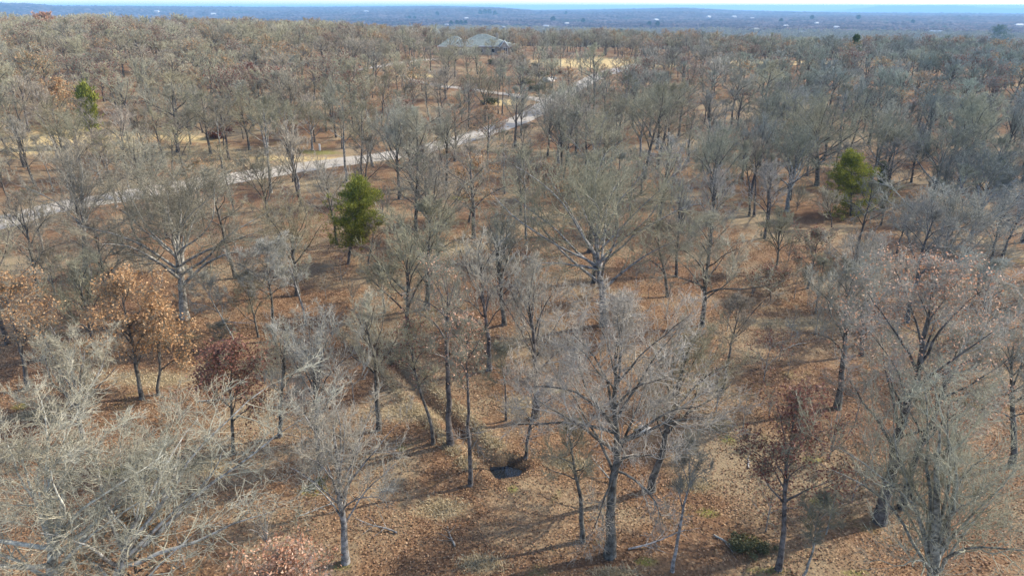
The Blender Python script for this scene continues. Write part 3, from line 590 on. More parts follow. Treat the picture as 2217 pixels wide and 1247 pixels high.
# ------------------------------------------------------------------ the rest of the woods
DX = [0, 300, 600, 900, 1200, 1500, 1800, 2217]
DY = [50, 100, 150, 200, 250, 300, 350, 420, 500, 600, 700, 850, 1000, 1250]
DG = np.array([
 [1.0, 1.0, 1.0, 1.0, 1.0, 1.0, 1.0, 1.0],
 [1.0, 1.0, 1.0, 0.7, 0.35, 1.0, 1.0, 1.0],
 [1.0, 1.0, .95, .45, 0.14, .85, .85, 1.0],
 [1.0, 1.0, .75, .5, 0.22, .7, .85, 1.0],
 [.95, .95, .55, .6, .45, .7, .85, 1.0],
 [.7, .8, .35, .4, .4, .7, .85, 1.0],
 [.8, .6, .4, .5, .55, .65, .8, 1.0],
 [.9, .95, .7, .65, .8, .85, .9, 1.],
 [.8, .75, .5, .45, .7, .75, .8, 1.],
 [.6, .5, .25, .25, .5, .5, .55, .9],
 [.45, .4, .2, .15, .35, .35, .35, .7],
 [.25, .15, .1, .05, .15, .15, .2, .4],
 [.1, .1, .05, .0, .1, .1, .2, .3],
 [.1, .1, .0, .0, .0, .1, .1, .2]])
def dens_at(px, py):
    i = np.clip(np.searchsorted(DX, px) - 1, 0, len(DX) - 2); j = np.clip(np.searchsorted(DY, py) - 1, 0, len(DY) - 2)
    u = np.clip((px - DX[i]) / (DX[i + 1] - DX[i]), 0, 1); v = np.clip((py - DY[j]) / (DY[j + 1] - DY[j]), 0, 1)
    return (DG[j, i] * (1 - u) + DG[j, i + 1] * u) * (1 - v) + (DG[j + 1, i] * (1 - u) + DG[j + 1, i + 1] * u) * v
HX, HY = ground_at(1040, 119)
def free(x, y, R=1.0):
    if np.min(np.hypot(RQ[:, 0] - x, RQ[:, 1] - y)) < 4.6: return False
    if np.min(np.hypot(DQ[:, 0] - x, DQ[:, 1] - y)) < 3.0: return False
    for (cx, cy, rx, ry) in LAWN:
        if ((x - cx) / rx) ** 2 + ((y - cy) / ry) ** 2 < 0.8: return False
    if abs(x - HX) < 24 and -14 < y - HY < 22: return False
    if abs(x - HX) < 17 and -75 < y - HY < 0: return rf.random() < 0.45
    if math.hypot(x - POOL[0], y - POOL[1]) < 4: return False
    return True
rf = np.random.default_rng(21)
fill = []; cells = {}
def near_ok(x, y, d):
    cx, cy = int(x // 8), int(y // 8)
    for a in (-1, 0, 1):
        for b2 in (-1, 0, 1):
            for (u, v) in cells.get((cx + a, cy + b2), ()):
                if (u - x) ** 2 + (v - y) ** 2 < d * d: return False
    return True
def addcell(x, y): cells.setdefault((int(x // 8), int(y // 8)), []).append((x, y))
for p in placed: addcell(p[0], p[1])
for _ in range(26000):
    y = 22 + (rf.random() ** 0.62) * 460; x = (rf.random() - 0.5) * 2 * (y * 0.86 + 12)
    r_ = math.hypot(x, y)
    if r_ > 455: continue
    px, py, dep = project(x, y, float(h_base(x, y)))
    if not (-150 < px < 2370) or py > 1300: continue
    if rf.random() > dens_at(px, py): continue
    if not near_ok(x, y, 4.6 + 1.5 * rf.random() + (1.6 if r_ < 100 else 0)): continue
    if not free(x, y): continue
    up_ = 9.5 / dep * F; sel = (np.abs(ROADP[:, 0] - px) < 3.0 / dep * F) & (ROADP[:, 1] < py) & (ROADP[:, 1] > py - up_)
    if sel.any() and rf.random() < (0.8 if 430 < px < 760 or 1010 < px < 1180 else 0.1 if px > 1320 else 0.45): continue
    if 1760 < px < 1920 and 470 < py < 560: continue
    if 700 < px < 860 and 575 < py < 680: continue
    addcell(x, y); fill.append((r_, x, y, px, py))
fill.sort()
print('fill', len(fill), time.time() - T0)
ST = ['round', 'vase', 'round', 'spread', 'tall', 'vase', 'round', 'tall', 'spread', 'round']
MID = []
for i in range(10):
    H = 12.0; R = [4.0, 3.2, 3.6, 5.2, 2.4, 3.8, 3.3, 2.8, 4.4, 4.2][i]
    MID.append((build_tree_meshes(i, M_LEAFR if i == 6 else M_LEAFO if i == 9 else None, 900 if i == 6 else 1500, 0.2, i in (1, 5), i in (3, 4), False, seed=900 + i, H=H, R=R,
                base=[.36, .36, .42, .36, .5, .42, .4, .45, .4, .34][i], tr=[.017, .016, .018, .021, .013, .016, .015, .014, .02, .016][i], nl=[12, 12, 11, 12, 11, 12, 10, 11, 12, 12][i],
                top=[.85, .8, .85, .7, .92, .8, .85, .92, .7, .85][i], lean=[(0, 0), (.8, 0), (-.6, .5), (0, 0), (1.5, .5), (0, -.6), (.4, 0), (-1.6, 0), (.9, 0), (0, 0)][i], style=ST[i], detail=3, rmin=0.015), R))
FAR = []
for i in range(9):
    H = 12.0; R = [4.2, 3.4, 3.8, 5.0, 2.8, 4.0, 3.6, 4.4, 4.0][i]
    leaf = {7: M_LEAFO, 8: M_LEAFR}.get(i)
    tb, cb, tips = tree_arrays(seed=1300 + i, H=H, R=R, lean=((i % 3 - 1) * 1.1, ((i * 7) % 5 - 2) * 0.6), base=[.36, .36, .42, .34, .5, .4, .4, .3, .36][i], tr=.018, nl=11, style=ST[i], detail=3, rmin=0.026, dens=0.8, top=0.84)
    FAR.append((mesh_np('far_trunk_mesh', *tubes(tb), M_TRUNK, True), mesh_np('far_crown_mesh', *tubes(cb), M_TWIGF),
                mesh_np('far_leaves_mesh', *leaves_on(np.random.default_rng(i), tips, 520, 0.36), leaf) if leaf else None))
LMS += [(1100, 1018, 'the dark pool'), (860, 790, 'the dry grass ruts'), (1040, 118, 'the grey-roofed house'), (1280, 140, 'the pale lawn'), (1165, 240, 'the road fork'), (640, 364, 'the pale road bend'),
        (150, 300, 'the yellow field at left'), (1330, 153, 'the far end of the road'), (250, 428, 'the road at far left'), (1640, 720, 'the open brown ground at right'), (1785, 136, 'the far yellow strip at right')]
allbase = [(p[3], p[4]) for p in placed]
LOOK = ['medium round-crowned bare tree', 'pale upswept bare tree', 'rounded bare tree', 'wide-spreading bare tree', 'tall thin bare tree', 'pale fan-shaped bare tree', 'sparse red-brown leafed tree', 'thin leaning bare tree', 'broad low-forked bare tree', 'orange-leafed tree']
DIRW = ['right of', 'behind and right of', 'straight behind', 'behind and left of', 'left of', 'in front and left of', 'in front of', 'in front and right of']
ORD = ['nearest', 'second', 'third', 'fourth', 'fifth', 'sixth', 'seventh', 'eighth', 'ninth']
NIND = 300 - len(HAND)
ind = fill[:NIND]; rest = fill[NIND:]
# keep the leafed variants rarer; choose a variant for every single tree
var = [int(rf.choice(10, p=[.14, .14, .13, .11, .11, .13, .015, .11, .10, .015])) for _ in ind]
kinds_px = [(t['bx'], t['by'], 'hand') for t in HAND] + [(f[3], f[4], v) for f, v in zip(ind, var)]
def sector(dx, dy): return int(round(math.degrees(math.atan2(-dy * 1.6, dx)) / 45)) % 8
used = set()
def auto_label(px, py, v, pool, looks, word=''):
    c = sorted(LMS, key=lambda l: math.hypot(l[0] - px, (l[1] - py) * 1.6))
    for l in c[:26]:
        if math.hypot(l[0] - px, l[1] - py) < 8: continue
        s_ = sector(px - l[0], py - l[1]); d = math.hypot(px - l[0], (py - l[1]) * 1.6)
        rank = sum(1 for (qx, qy, qv) in pool if qv == v and sector(qx - l[0], qy - l[1]) == s_ and math.hypot(qx - l[0], (qy - l[1]) * 1.6) < d)
        if rank >= len(ORD): continue
        lab = ('%s %s %s %s' % (ORD[rank], looks[v], DIRW[s_], l[2]))
        if lab in used or len(lab.split()) > 16: continue
        used.add(lab); return lab
    return None
n_same = 0
for (r_, x, y, px, py), v in zip(ind, var):
    lab = auto_label(px, py, v, kinds_px, LOOK)
    if lab is None: lab = LOOK[v] + ' among the dense woods'; n_same += 1
    s1 = rf.uniform(0.8, 1.12) * (0.72 if rf.random() < 0.16 else 1.0); w_ = rf.uniform(0.85, 1.2)
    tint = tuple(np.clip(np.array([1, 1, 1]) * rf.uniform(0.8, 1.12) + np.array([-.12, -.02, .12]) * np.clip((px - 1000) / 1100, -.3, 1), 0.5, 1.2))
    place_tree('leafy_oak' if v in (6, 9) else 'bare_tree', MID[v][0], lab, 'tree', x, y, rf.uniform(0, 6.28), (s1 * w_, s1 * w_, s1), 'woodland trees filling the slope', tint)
print('labels shared', n_same, 'indiv to r=%.0f' % ind[-1][0], time.time() - T0)
# saplings and brush under the trees
SAP = []
for i in range(5):
    tb, cb, tips = tree_arrays(seed=1700 + i, H=3.4, R=[1.2, .8, 1.5, .7, 1.3][i], base=[.12, .3, .08, .35, .15][i], tr=.009, nl=[9, 7, 12, 6, 10][i], style=['vase', 'tall', 'vase', 'tall', 'round'][i], detail=2, rmin=0.009, top=.9)
    tips_l = mesh_np('sapling_leaves_mesh', *leaves_on(np.random.default_rng(i), tips, 260, 0.13, 0.1), M_LEAFR if i == 4 else M_LEAFO) if i in (4,) else None
    SAP.append((mesh_np('sapling_stem_mesh', *tubes(tb), M_TRUNKL, True), mesh_np('sapling_twigs_mesh', *tubes(cb), M_TWIG), tips_l))
SL = ['twiggy fan-shaped sapling', 'thin upright sapling', 'low bushy sapling', 'single-stemmed sapling', 'little reddish leafed sapling']
sp_ = []
for _ in range(4000):
    y = 26 + rf.random() * 110; x = (rf.random() - .5) * 2 * (y * .84)
    px, py, dep = project(x, y, float(h_base(x, y)))
    if not (0 < px < 2217) or py > 1240 or not free(x, y) or not near_ok(x, y, 1.6): continue
    if 840 < px < 1230 and py > 900: continue
    if float(blobs(x, y, GRASS)) > 0.3 and rf.random() < 0.8: continue
    if creek_d(np.array([x]), np.array([y]))[0] < 1.5: continue
    addcell(x, y); sp_.append((x, y, px, py, int(rf.integers(0, 5))))
    if len(sp_) >= 190: break
pool_s = [(a[2], a[3], a[4]) for a in sp_]
for x, y, px, py, v in sp_:
    lab = auto_label(px, py, v, pool_s, SL)
    if lab is None: continue
    o = thing('sapling', lab, 'sapling', (x, y, float(height(x, y))), rf.uniform(0, 6.28), 'saplings under the trees'); sc1 = rf.uniform(0.6, 1.35); o.scale = (sc1,) * 3
    put('stem', SAP[v][0], o); put('twigs', SAP[v][1], o)
    if SAP[v][2]: put('leaves', SAP[v][2], o)
# far part of the woods: one mass of instanced trees
def instanced(name, pts, rot, scl, tint, idx, sources):
    me = bpy.data.meshes.new(name); me.vertices.add(len(pts)); me.vertices.foreach_set('co', np.asarray(pts, np.float32).ravel())
    for an, ty, key, val in (('rotz', 'FLOAT', 'value', rot), ('tsize', 'FLOAT_VECTOR', 'vector', scl), ('tint', 'FLOAT_COLOR', 'color', tint), ('kindex', 'INT', 'value', idx)):
        at = me.attributes.new(an, ty, 'POINT'); at.data.foreach_set(key, np.asarray(val, np.int32 if ty == 'INT' else np.float32).ravel())
    o = put(name, me); ng = bpy.data.node_groups.new(name, 'GeometryNodeTree')
    ng.interface.new_socket('Geometry', in_out='INPUT', socket_type='NodeSocketGeometry'); ng.interface.new_socket('Geometry', in_out='OUTPUT', socket_type='NodeSocketGeometry')
    gi = ng.nodes.new('NodeGroupInput'); go = ng.nodes.new('NodeGroupOutput'); ip = ng.nodes.new('GeometryNodeInstanceOnPoints'); big_ = ng.nodes.new('GeometryNodeJoinGeometry')
    for src in sources:
        j = ng.nodes.new('GeometryNodeJoinGeometry')
        for me_ in src:
            if me_ is None: continue
            so = bpy.data.objects.new(name + '_source', me_); oi = ng.nodes.new('GeometryNodeObjectInfo'); oi.inputs['Object'].default_value = so
            ng.links.new(oi.outputs['Geometry'], j.inputs[0])
        g2 = ng.nodes.new('GeometryNodeGeometryToInstance'); ng.links.new(j.outputs[0], g2.inputs[0]); ng.links.new(g2.outputs[0], big_.inputs[0])
    m2p = ng.nodes.new('GeometryNodeMeshToPoints'); ng.links.new(gi.outputs[0], m2p.inputs[0]); ng.links.new(m2p.outputs[0], ip.inputs['Points']); ng.links.new(big_.outputs[0], ip.inputs['Instance'])
    ip.inputs['Pick Instance'].default_value = True
    def attr(an, ty):
        a = ng.nodes.new('GeometryNodeInputNamedAttribute'); a.data_type = ty; a.inputs['Name'].default_value = an
        return a.outputs['Attribute']
    ng.links.new(attr('kindex', 'INT'), ip.inputs['Instance Index']); ng.links.new(attr('tsize', 'FLOAT_VECTOR'), ip.inputs['Scale'])
    cx = ng.nodes.new('ShaderNodeCombineXYZ'); ng.links.new(attr('rotz', 'FLOAT'), cx.inputs[2]); ng.links.new(cx.outputs[0], ip.inputs['Rotation'])
    ng.links.new(ip.outputs[0], go.inputs[0]); md = o.modifiers.new('scatter', 'NODES'); md.node_group = ng
    return o
nR = len(rest); RX = np.array([f[1] for f in rest]); RY = np.array([f[2] for f in rest]); RP = np.array([f[3] for f in rest])
s1 = rf.uniform(0.55, 1.06, nR) * np.interp(RP, [0, 700, 1000, 2200], [1.0, 0.95, 0.78, 0.88]); w_ = rf.uniform(1.0, 1.35, nR)
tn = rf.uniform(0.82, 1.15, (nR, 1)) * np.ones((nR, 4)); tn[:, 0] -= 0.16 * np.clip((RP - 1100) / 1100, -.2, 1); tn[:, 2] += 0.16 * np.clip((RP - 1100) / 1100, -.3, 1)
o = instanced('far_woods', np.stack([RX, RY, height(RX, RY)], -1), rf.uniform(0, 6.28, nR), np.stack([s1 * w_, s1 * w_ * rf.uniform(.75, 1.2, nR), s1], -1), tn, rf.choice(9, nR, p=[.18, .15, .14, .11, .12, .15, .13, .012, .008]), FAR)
tag(o, kind='stuff', label='dense bare woods covering the ridge beyond the road'); print('woods', nR, time.time() - T0)
# wooded valley beyond the ridge: simple twiggy crowns, then a rolling canopy sheet to the hills
VAL = []
for i in range(3):
    tb, cb, tips = tree_arrays(seed=1900 + i, H=12, R=5.5, base=.15, tr=.02, nl=9, style='round', detail=2, rmin=0.09, top=.8, dens=0.8)
    VAL.append((mesh_np('valley_tree_mesh', *tubes(tb + cb), M_TWIGF),))
nv = 15000; th = np.radians(rf.uniform(-44, 44, nv)); rr2 = np.sqrt(rf.uniform(440 ** 2, 2100 ** 2, nv)); vx = rr2 * np.sin(th); vy = rr2 * np.cos(th)
kp = wob(vx, vy, 420, 7) > -0.62; vx, vy = vx[kp], vy[kp]; nv = len(vx)
sv = rf.uniform(0.7, 1.15, nv) * (1 + rr2[kp] / 4000); o = instanced('valley_woods', np.stack([vx, vy, height(vx, vy)], -1), rf.uniform(0, 6.28, nv), np.stack([sv, sv, sv * 0.9], -1), np.ones((nv, 4)), rf.integers(0, 3, nv), VAL)
tag(o, kind='stuff', label='hazy blue-brown winter woods filling the valley')
an2 = np.radians(np.arange(-46, 46, 0.09)); ra2 = 1700 * 1.0045 ** np.arange(0, 380)
A2, R2 = np.meshgrid(an2, ra2); rs = np.random.default_rng(8)
jit = rs.normal(0, 1, A2.shape); jit = (jit + np.roll(jit, 1, 0) + np.roll(jit, 1, 1)) / 1.7
X2 = R2 * np.sin(A2); Y2 = R2 * np.cos(A2); Z2 = h_base(X2, Y2) + 8 + jit * 2.2 * (1 + 0.5 * (R2 > 5000)) - 12 * (1 - sstep(1700, 2100, R2)); clr = wob(X2, Y2, 700, 1) + 0.6 * wob(X2, Y2, 230, 2)
Z2 = Z2 - 9 * sstep(0.95, 1.1, clr)
Z2[-1] -= 80
i0 = np.arange(len(ra2) - 1)[:, None] * len(an2) + np.arange(len(an2) - 1)[None, :]
cm = mesh_np('woods_canopy', np.stack([X2, Y2, Z2], -1).reshape(-1, 3), np.stack([i0, i0 + 1, i0 + 1 + len(an2), i0 + len(an2)], -1).reshape(-1, 4)[:, ::-1])
m, nt, b = newmat('winter_canopy', 0.95, 0.05)
tc = objpos(nt); cc = ramp(nt, noise(nt, 0.012, 6, tc, 0.7), [(0.38, (0.02, 0.016, 0.018)), (0.5, (0.06, 0.045, 0.05)), (0.63, (0.15, 0.115, 0.105))])
cc = mix(nt, ramp(nt, noise(nt, 0.0035, 5, tc, 0.7), [(0.58, (0, 0, 0)), (0.63, (1, 1, 1))]), cc, (0.03, 0.055, 0.03))
nt.links.new(cc, b.inputs['Base Color']); cm.materials.append(m)
tag(put('woods_canopy', cm), kind='stuff', label='far winter woods rolling up to the hills')
# far mesa on the right horizon
MD = 23000.0; mp = [(1780, 25), (1830, 22.5), (1880, 17), (1910, 13.5), (2000, 13), (2040, 12), (2080, 13), (2130, 17), (2217, 19.5), (2350, 24)]
mx_, mt_ = np.array([p[0] for p in mp], float), np.array([p[1] for p in mp], float)
us = np.linspace(1770, 2360, 90); V = []
for u in us:
    d = ray(u, 20); k = MD / math.hypot(d[0], d[1]); bx_, by_ = d[0] * k, d[1] * k
    top = z_for(float(np.interp(u, mx_, mt_)), by_) + 8 * math.sin(u * 0.12)
    for q, zz in ((0, -200), (0.35, top - 120), (0.7, top - 25), (1.0, top), (1.6, top - 10)):
        V.append((bx_ * (1 + q * 0.05), by_ * (1 + q * 0.05), max(zz, -200) if q else -200))
i0 = np.arange(89)[:, None] * 5 + np.arange(4)[None, :]
tag(put('hills', mesh_np('hills', np.array(V), np.stack([i0, i0 + 5, i0 + 6, i0 + 1], -1).reshape(-1, 4), flatmat('hill_woods', (0.13, 0.12, 0.10), 0.95, 0.05, 0.3, 0.002), True)), kind='structure')
# ------------------------------------------------------------------ buildings
class MB:
    def __init__(s): s.v = []; s.f = []
    def box(s, x0, x1, y0, y1, z0, z1):
        n = len(s.v); s.v += [(x0, y0, z0), (x1, y0, z0), (x1, y1, z0), (x0, y1, z0), (x0, y0, z1), (x1, y0, z1), (x1, y1, z1), (x0, y1, z1)]
        s.f += [[n + i for i in q] for q in ((3, 2, 1, 0), (4, 5, 6, 7), (0, 1, 5, 4), (1, 2, 6, 5), (2, 3, 7, 6), (3, 0, 4, 7))]
    def poly(s, *fs):
        for f in fs: n = len(s.v); s.v += list(f); s.f.append(list(range(n, n + len(f))))
    def hip(s, x0, x1, y0, y1, z0, z1, rx0, rx1, ov=0.6, th=0.25):
        x0 -= ov; x1 += ov; y0 -= ov; y1 += ov; ym = (y0 + y1) / 2
        a, b_, c_, d = (x0, y0, z0), (x1, y0, z0), (x1, y1, z0), (x0, y1, z0); r0_, r1_ = (rx0, ym, z1), (rx1, ym, z1)
        lo = [(p[0], p[1], p[2] - th) for p in (a, b_, c_, d)]
        s.poly([a, b_, r1_, r0_], [b_, c_, r1_], [c_, d, r0_, r1_], [d, a, r0_], [lo[3], lo[2], lo[1], lo[0]],
               [lo[0], lo[1], b_, a], [lo[1], lo[2], c_, b_], [lo[2], lo[3], d, c_], [lo[3], lo[0], a, d])
    def build(s, name, mat, parent=None):
        me = bpy.data.meshes.new(name + '_mesh'); me.from_pydata(s.v, [], s.f); me.materials.append(mat); me.update(); return put(name, me, parent)
def one(fn, *a):
    m_ = MB(); getattr(m_, fn)(*a); return m_
M_ROOF = flatmat('grey_green_shingle', (0.17, 0.195, 0.175), 0.85, 0.2, 0.3, 1.5); M_STONE = flatmat('pale_stone', (0.46, 0.42, 0.35), 0.9, 0.1, 0.35, 1.2)
M_BRICK = flatmat('tan_brick', (0.42, 0.35, 0.27), 0.9, 0.1, 0.2, 2); M_WHITE = flatmat('white_trim', (0.75, 0.74, 0.7), 0.6, 0.3, 0.05); M_GLASS = flatmat('dark_glass', (0.02, 0.025, 0.03), 0.08, 0.5, 0.1)
HZ = float(height(HX, HY)); sM = (HY * cP - (HZ + 3 - CAM_H) * sP) / F        # metres per photo pixel at the house
hs = thing('brick_house', 'long stone and brick house with grey-green hipped roof on the ridge', 'house', (HX, HY, HZ), 0, None)
L_, R__ = -89 * sM, 80 * sM; e = 18 * sM; rg = 40 * sM
wl_ = MB(); wl_.box(L_, R__, 0, 11, -1.5, e - 0.2); wl_.build('wall', M_BRICK, hs)
wg = MB(); gx0, gx1 = 45 * sM, 60 * sM; gm_ = (gx0 + gx1) / 2; wg.box(gx0, gx1, -3.2, 0.02, -1.5, e - 0.1); wg.poly([(gx0, -3.2, e - .1), (gx1, -3.2, e - .1), (gm_, -3.2, e + 2.0)]); wg.build('entrance_wall', M_STONE, hs)
one('hip', L_, R__, 0, 11, e, rg - 2.0, L_ + 22 * sM, 30 * sM).build('roof', M_ROOF, hs); one('hip', -48 * sM, 62 * sM, 3.0, 15, e + .3, rg, -6 * sM, 12 * sM).build('roof', M_ROOF, hs); one('hip', L_ + 3 * sM, L_ + 58 * sM, 2.5, 14.5, e + .2, rg - .7, L_ + 24 * sM, L_ + 36 * sM).build('roof', M_ROOF, hs)
gr = MB(); t_ = 0.28
for sx, xe in ((-1, gx0 - .7), (1, gx1 + .7)):
    a_ = [(xe, -3.9, e - .45), (gm_, -3.9, e + 2.25), (gm_, 4.5, e + 2.25), (xe, 4.5, e - .45)]; gr.poly(a_[::sx], [(p[0], p[1], p[2] - t_) for p in a_][::-sx], [a_[0], (a_[0][0], a_[0][1], a_[0][2] - t_), (a_[1][0], a_[1][1], a_[1][2] - t_), a_[1]])
gr.build('entrance_roof', M_ROOF, hs)
tr_ = MB()
for xe in (gx0 - .7, gx1 + .7):
    tr_.poly([(xe, -3.93, e - .8), (gm_, -3.93, e + 1.85), (gm_, -3.93, e + 2.3), (xe, -3.93, e - .4)])
tr_.build('gable_trim', M_WHITE, hs); fa = MB(); fa.box(L_ - .62, gx0 - .8, -.66, -.6, e - .35, e + .02); fa.box(gx1 + .8, R__ + .62, -.66, -.6, e - .35, e + .02); fa.build('fascia', M_WHITE, hs)
for wx, ww, yy, z0_, z1_ in ((gx0 + 1.0, .8, -3.2, .2, 3.0), (gm_ + .35, .8, -3.2, .2, 3.0), (gx1 + 1.3, .9, 0, .9, 2.5), (gx1 + 3.0, .9, 0, .9, 2.5), (gx0 - 4, 1.4, 0, .8, 2.4), (gx0 - 9, 1.4, 0, .8, 2.4), (gx0 - 14, 1.4, 0, .8, 2.4), (gx0 - 20, 1.6, 0, .8, 2.4)):
    wf = one('box', wx, wx + ww, yy - .09, yy - .01, z0_, z1_).build('window', M_WHITE, hs); one('box', wx + .12, wx + ww - .12, yy - .12, yy - .095, z0_ + .12, z1_ - .12).build('pane', M_GLASS, wf)
one('box', R__ - 9, R__ - 8, 5, 6, e + 1, rg + .5).build('chimney', M_BRICK, hs)
hsx = [(463, 36, 0, 'tiny white-roofed house in the far left valley'), (532, 48, 2, 'tiny house with bright roof just above the left treetops'), (1010, 45, 1, 'pale house in the valley above the grey roof'),
       (967, 62, 0, 'white-roofed house just left of the grey roof'), (1090, 68, 0, 'long white shed right behind the grey-roofed house'), (1182, 66, 0, 'long white shed beyond the lawn, left one'), (1227, 58, 1, 'small pale house beyond the lawn'),
       (1320, 80, 2, 'red-sided house left of the round pine'), (1285, 100, 0, 'white house behind the lawn, near its far edge'), (1534, 42, 0, 'tiny white house in the valley, right of the round pine'), (1589, 42, 0, 'tiny long white shed in the right valley'),
       (1628, 45, 0, 'bright speck of a house right of the tiny long shed'), (1767, 57, 0, 'row-like white building in the right valley'), (1809, 68, 0, 'white house below the row-like white building'), (1635, 74, 0, 'white house just over the right treetops'),
       (1734, 80, 0, 'low white roof between treetops, upper right'), (2024, 80, 3, 'wide pale roof between treetops at far right'), (2205, 62, 3, 'bright pale building at the right edge'), (340, 30, 1, 'tiny pale house at far left under the skyline'),
       (793, 30, 0, 'tiny white house in the valley left of the grey roof'), (1420, 50, 1, 'tiny cream house right of the round pine'), (1700, 64, 1, 'cream house in the right valley')]
M_WR = flatmat('pale_metal_roof', (0.5, 0.5, 0.5), 0.5, 0.4, 0.05); M_RW = flatmat('red_wall', (0.42, 0.17, 0.12)); M_CR = flatmat('cream_wall', (0.62, 0.55, 0.45))
for (px, py, k_, lab) in hsx:
    x, y = ground_at(px, py); rr3 = math.hypot(x, y)
    if rr3 < 620: x, y = x / rr3 * 660, y / rr3 * 660; rr3 = 660
    hh = thing('distant_house', lab, 'house', (x, y, float(h_base(x, y)) + 3), rf.uniform(-.5, .5), 'houses scattered in the valley'); q = (0.36 + rr3 / 3600) * rf.uniform(.7, 1.15); W_ = (9 if k_ != 3 else 16) * q; D_ = 8 * q; e_ = 6 + 3 * q
    one('box', -W_, W_, -D_ / 2, D_ / 2, -8, e_).build('wall', M_RW if k_ == 2 else M_CR, hh); one('hip', -W_, W_, -D_ / 2, D_ / 2, e_ + .1, e_ + 3.5 * q, -W_ * .8, W_ * .8).build('roof', M_WR, hh)
vpm = evergreen_meshes(77, 14, 6.0, M_PINE, 5000, 'round', 0.1, 1.3)
for n_, (px, py, sc1, lab) in enumerate([(887, 45, 1.2, 'left one of two small dark pines left of the grey roof'), (898, 45, 1.2, 'right one of two small dark pines left of the grey roof'), (977, 58, 1.1, 'dark pine above the grey roof, left of a row'), (990, 57, 1.1, 'dark pine starting the row above the grey roof'),
        (999, 57, 1.1, 'middle dark pine in the row above the grey roof'), (1008, 57, 1.1, 'last dark pine in the row above the grey roof'), (947, 37, 1.6, 'small far pine left of the valley pine wood'), (1040, 35, 2, 'left pine of the far pine wood behind the grey roof'),
        (1050, 34, 2.2, 'middle pine of the far pine wood behind the grey roof'), (1060, 34, 2.2, 'tall pine of the far pine wood behind the grey roof'), (1072, 36, 1.8, 'right pine of the far pine wood behind the grey roof'), (1197, 51, 1.6, 'dark pine above the lawn in the valley'),
        (1262, 53, 1.3, 'small dark pine left of the round pine'), (1405, 60, 1.1, 'left dark pine of a pair right of the round pine'), (1423, 61, 1.2, 'right dark pine of a pair right of the round pine'), (1690, 53, 1.3, 'pine in the right valley above the treetops'), (1757, 46, 1.5, 'left far pine of a pair in the right valley'),
        (1857, 46, 1.6, 'right far pine of a pair in the right valley'), (1974, 56, 1.2, 'lone pine in the blue valley at right'), (1225, 35, 1.6, 'far pine near the valley hills, centre')]):
    x, y = ground_at(px, py); rr3 = math.hypot(x, y)
    if rr3 < 560: x, y = x / rr3 * 600, y / rr3 * 600
    o = thing('pine_tree', lab, 'evergreen tree', (x, y, float(h_base(x, y)) + (4 if rr3 > 1800 else 0)), n_, 'pines in the valley'); o.scale = (sc1 * 1.2, sc1 * 1.2, sc1)
    put('trunk', vpm[0], o); put('foliage', vpm[1], o)
print('far', time.time() - T0)
# ------------------------------------------------------------------ ground litter, grass, small things
rl = np.random.default_rng(31); nl_ = 420000
d_ = 24 + (rl.random(nl_) ** 0.75) * 62; th = (rl.random(nl_) - .5) * 1.72; X = d_ * np.sin(th); Y = d_ * np.cos(th)
pat = wob(X, Y, 9, 2) * 0.9 + wob(X, Y, 3.1, 3) * 0.5; keep = (pat + rl.random(nl_) * 1.3 > 0.25) & (blobs(X, Y, GRASS) < 0.35 + rl.random(nl_) * 0.5) & (np.hypot(X - POOL[0], Y - POOL[1]) > 1.2)
X, Y = X[keep], Y[keep]; Z = height(X, Y) + 0.03 + rl.random(len(X)) * 0.04
V, Fq = leaf_quads(rl, np.stack([X, Y, Z], -1), 0.112, flat=0.6, asp=0.75)
tag(put('leaf_litter', mesh_np('leaf_litter', V, Fq, M_LITTER)), kind='stuff', label='fallen brown oak leaves covering the ground')
ng_ = 15000; gi_ = rl.integers(0, len(GRASS), ng_); GA = np.array(GRASS)[gi_]
X = GA[:, 0] + rl.normal(0, 0.42, ng_) * GA[:, 2]; Y = GA[:, 1] + rl.normal(0, 0.42, ng_) * GA[:, 3]
ck = np.array(CREEK); nb_ = 9000; si = rl.integers(0, len(ck) - 2, nb_); tt = rl.random(nb_)[:, None]; pt = ck[si] * (1 - tt) + ck[si + 1] * tt; dv = nrm(ck[si + 1] - ck[si]); pn = np.stack([-dv[:, 1], dv[:, 0]], -1) * (rl.choice([-1, 1], nb_) * rl.normal(1.35, 0.3, nb_))[:, None]
X = np.r_[X, pt[:, 0] + pn[:, 0]]; Y = np.r_[Y, pt[:, 1] + pn[:, 1]]
kq = (np.hypot(X, Y) < 150) & (np.hypot(X - POOL[0], Y - POOL[1]) > 2.0); X, Y = X[kq], Y[kq]; Z = height(X, Y); n = len(X)
hgt = rl.uniform(0.05, 0.2, n); ax_ = rl.uniform(0, 6.28, n); wd = 0.02 + np.hypot(X, Y) * 0.0004; dx, dy = np.cos(ax_) * wd, np.sin(ax_) * wd; lx_, ly_ = rl.normal(0, .12, n), rl.normal(0, .12, n)
V = np.stack([np.stack([X - dx, Y - dy, Z - .02], -1), np.stack([X + dx, Y + dy, Z - .02], -1), np.stack([X + lx_ + dx * .3, Y + ly_ + dy * .3, Z + hgt], -1), np.stack([X + lx_ - dx * .3, Y + ly_ - dy * .3, Z + hgt], -1)], 1).reshape(-1, 3)
tag(put('dry_grass', mesh_np('dry_grass', V, np.arange(len(V)).reshape(-1, 4), M_GRASS)), kind='stuff', label='dry tan grass in patches and along the ditch')
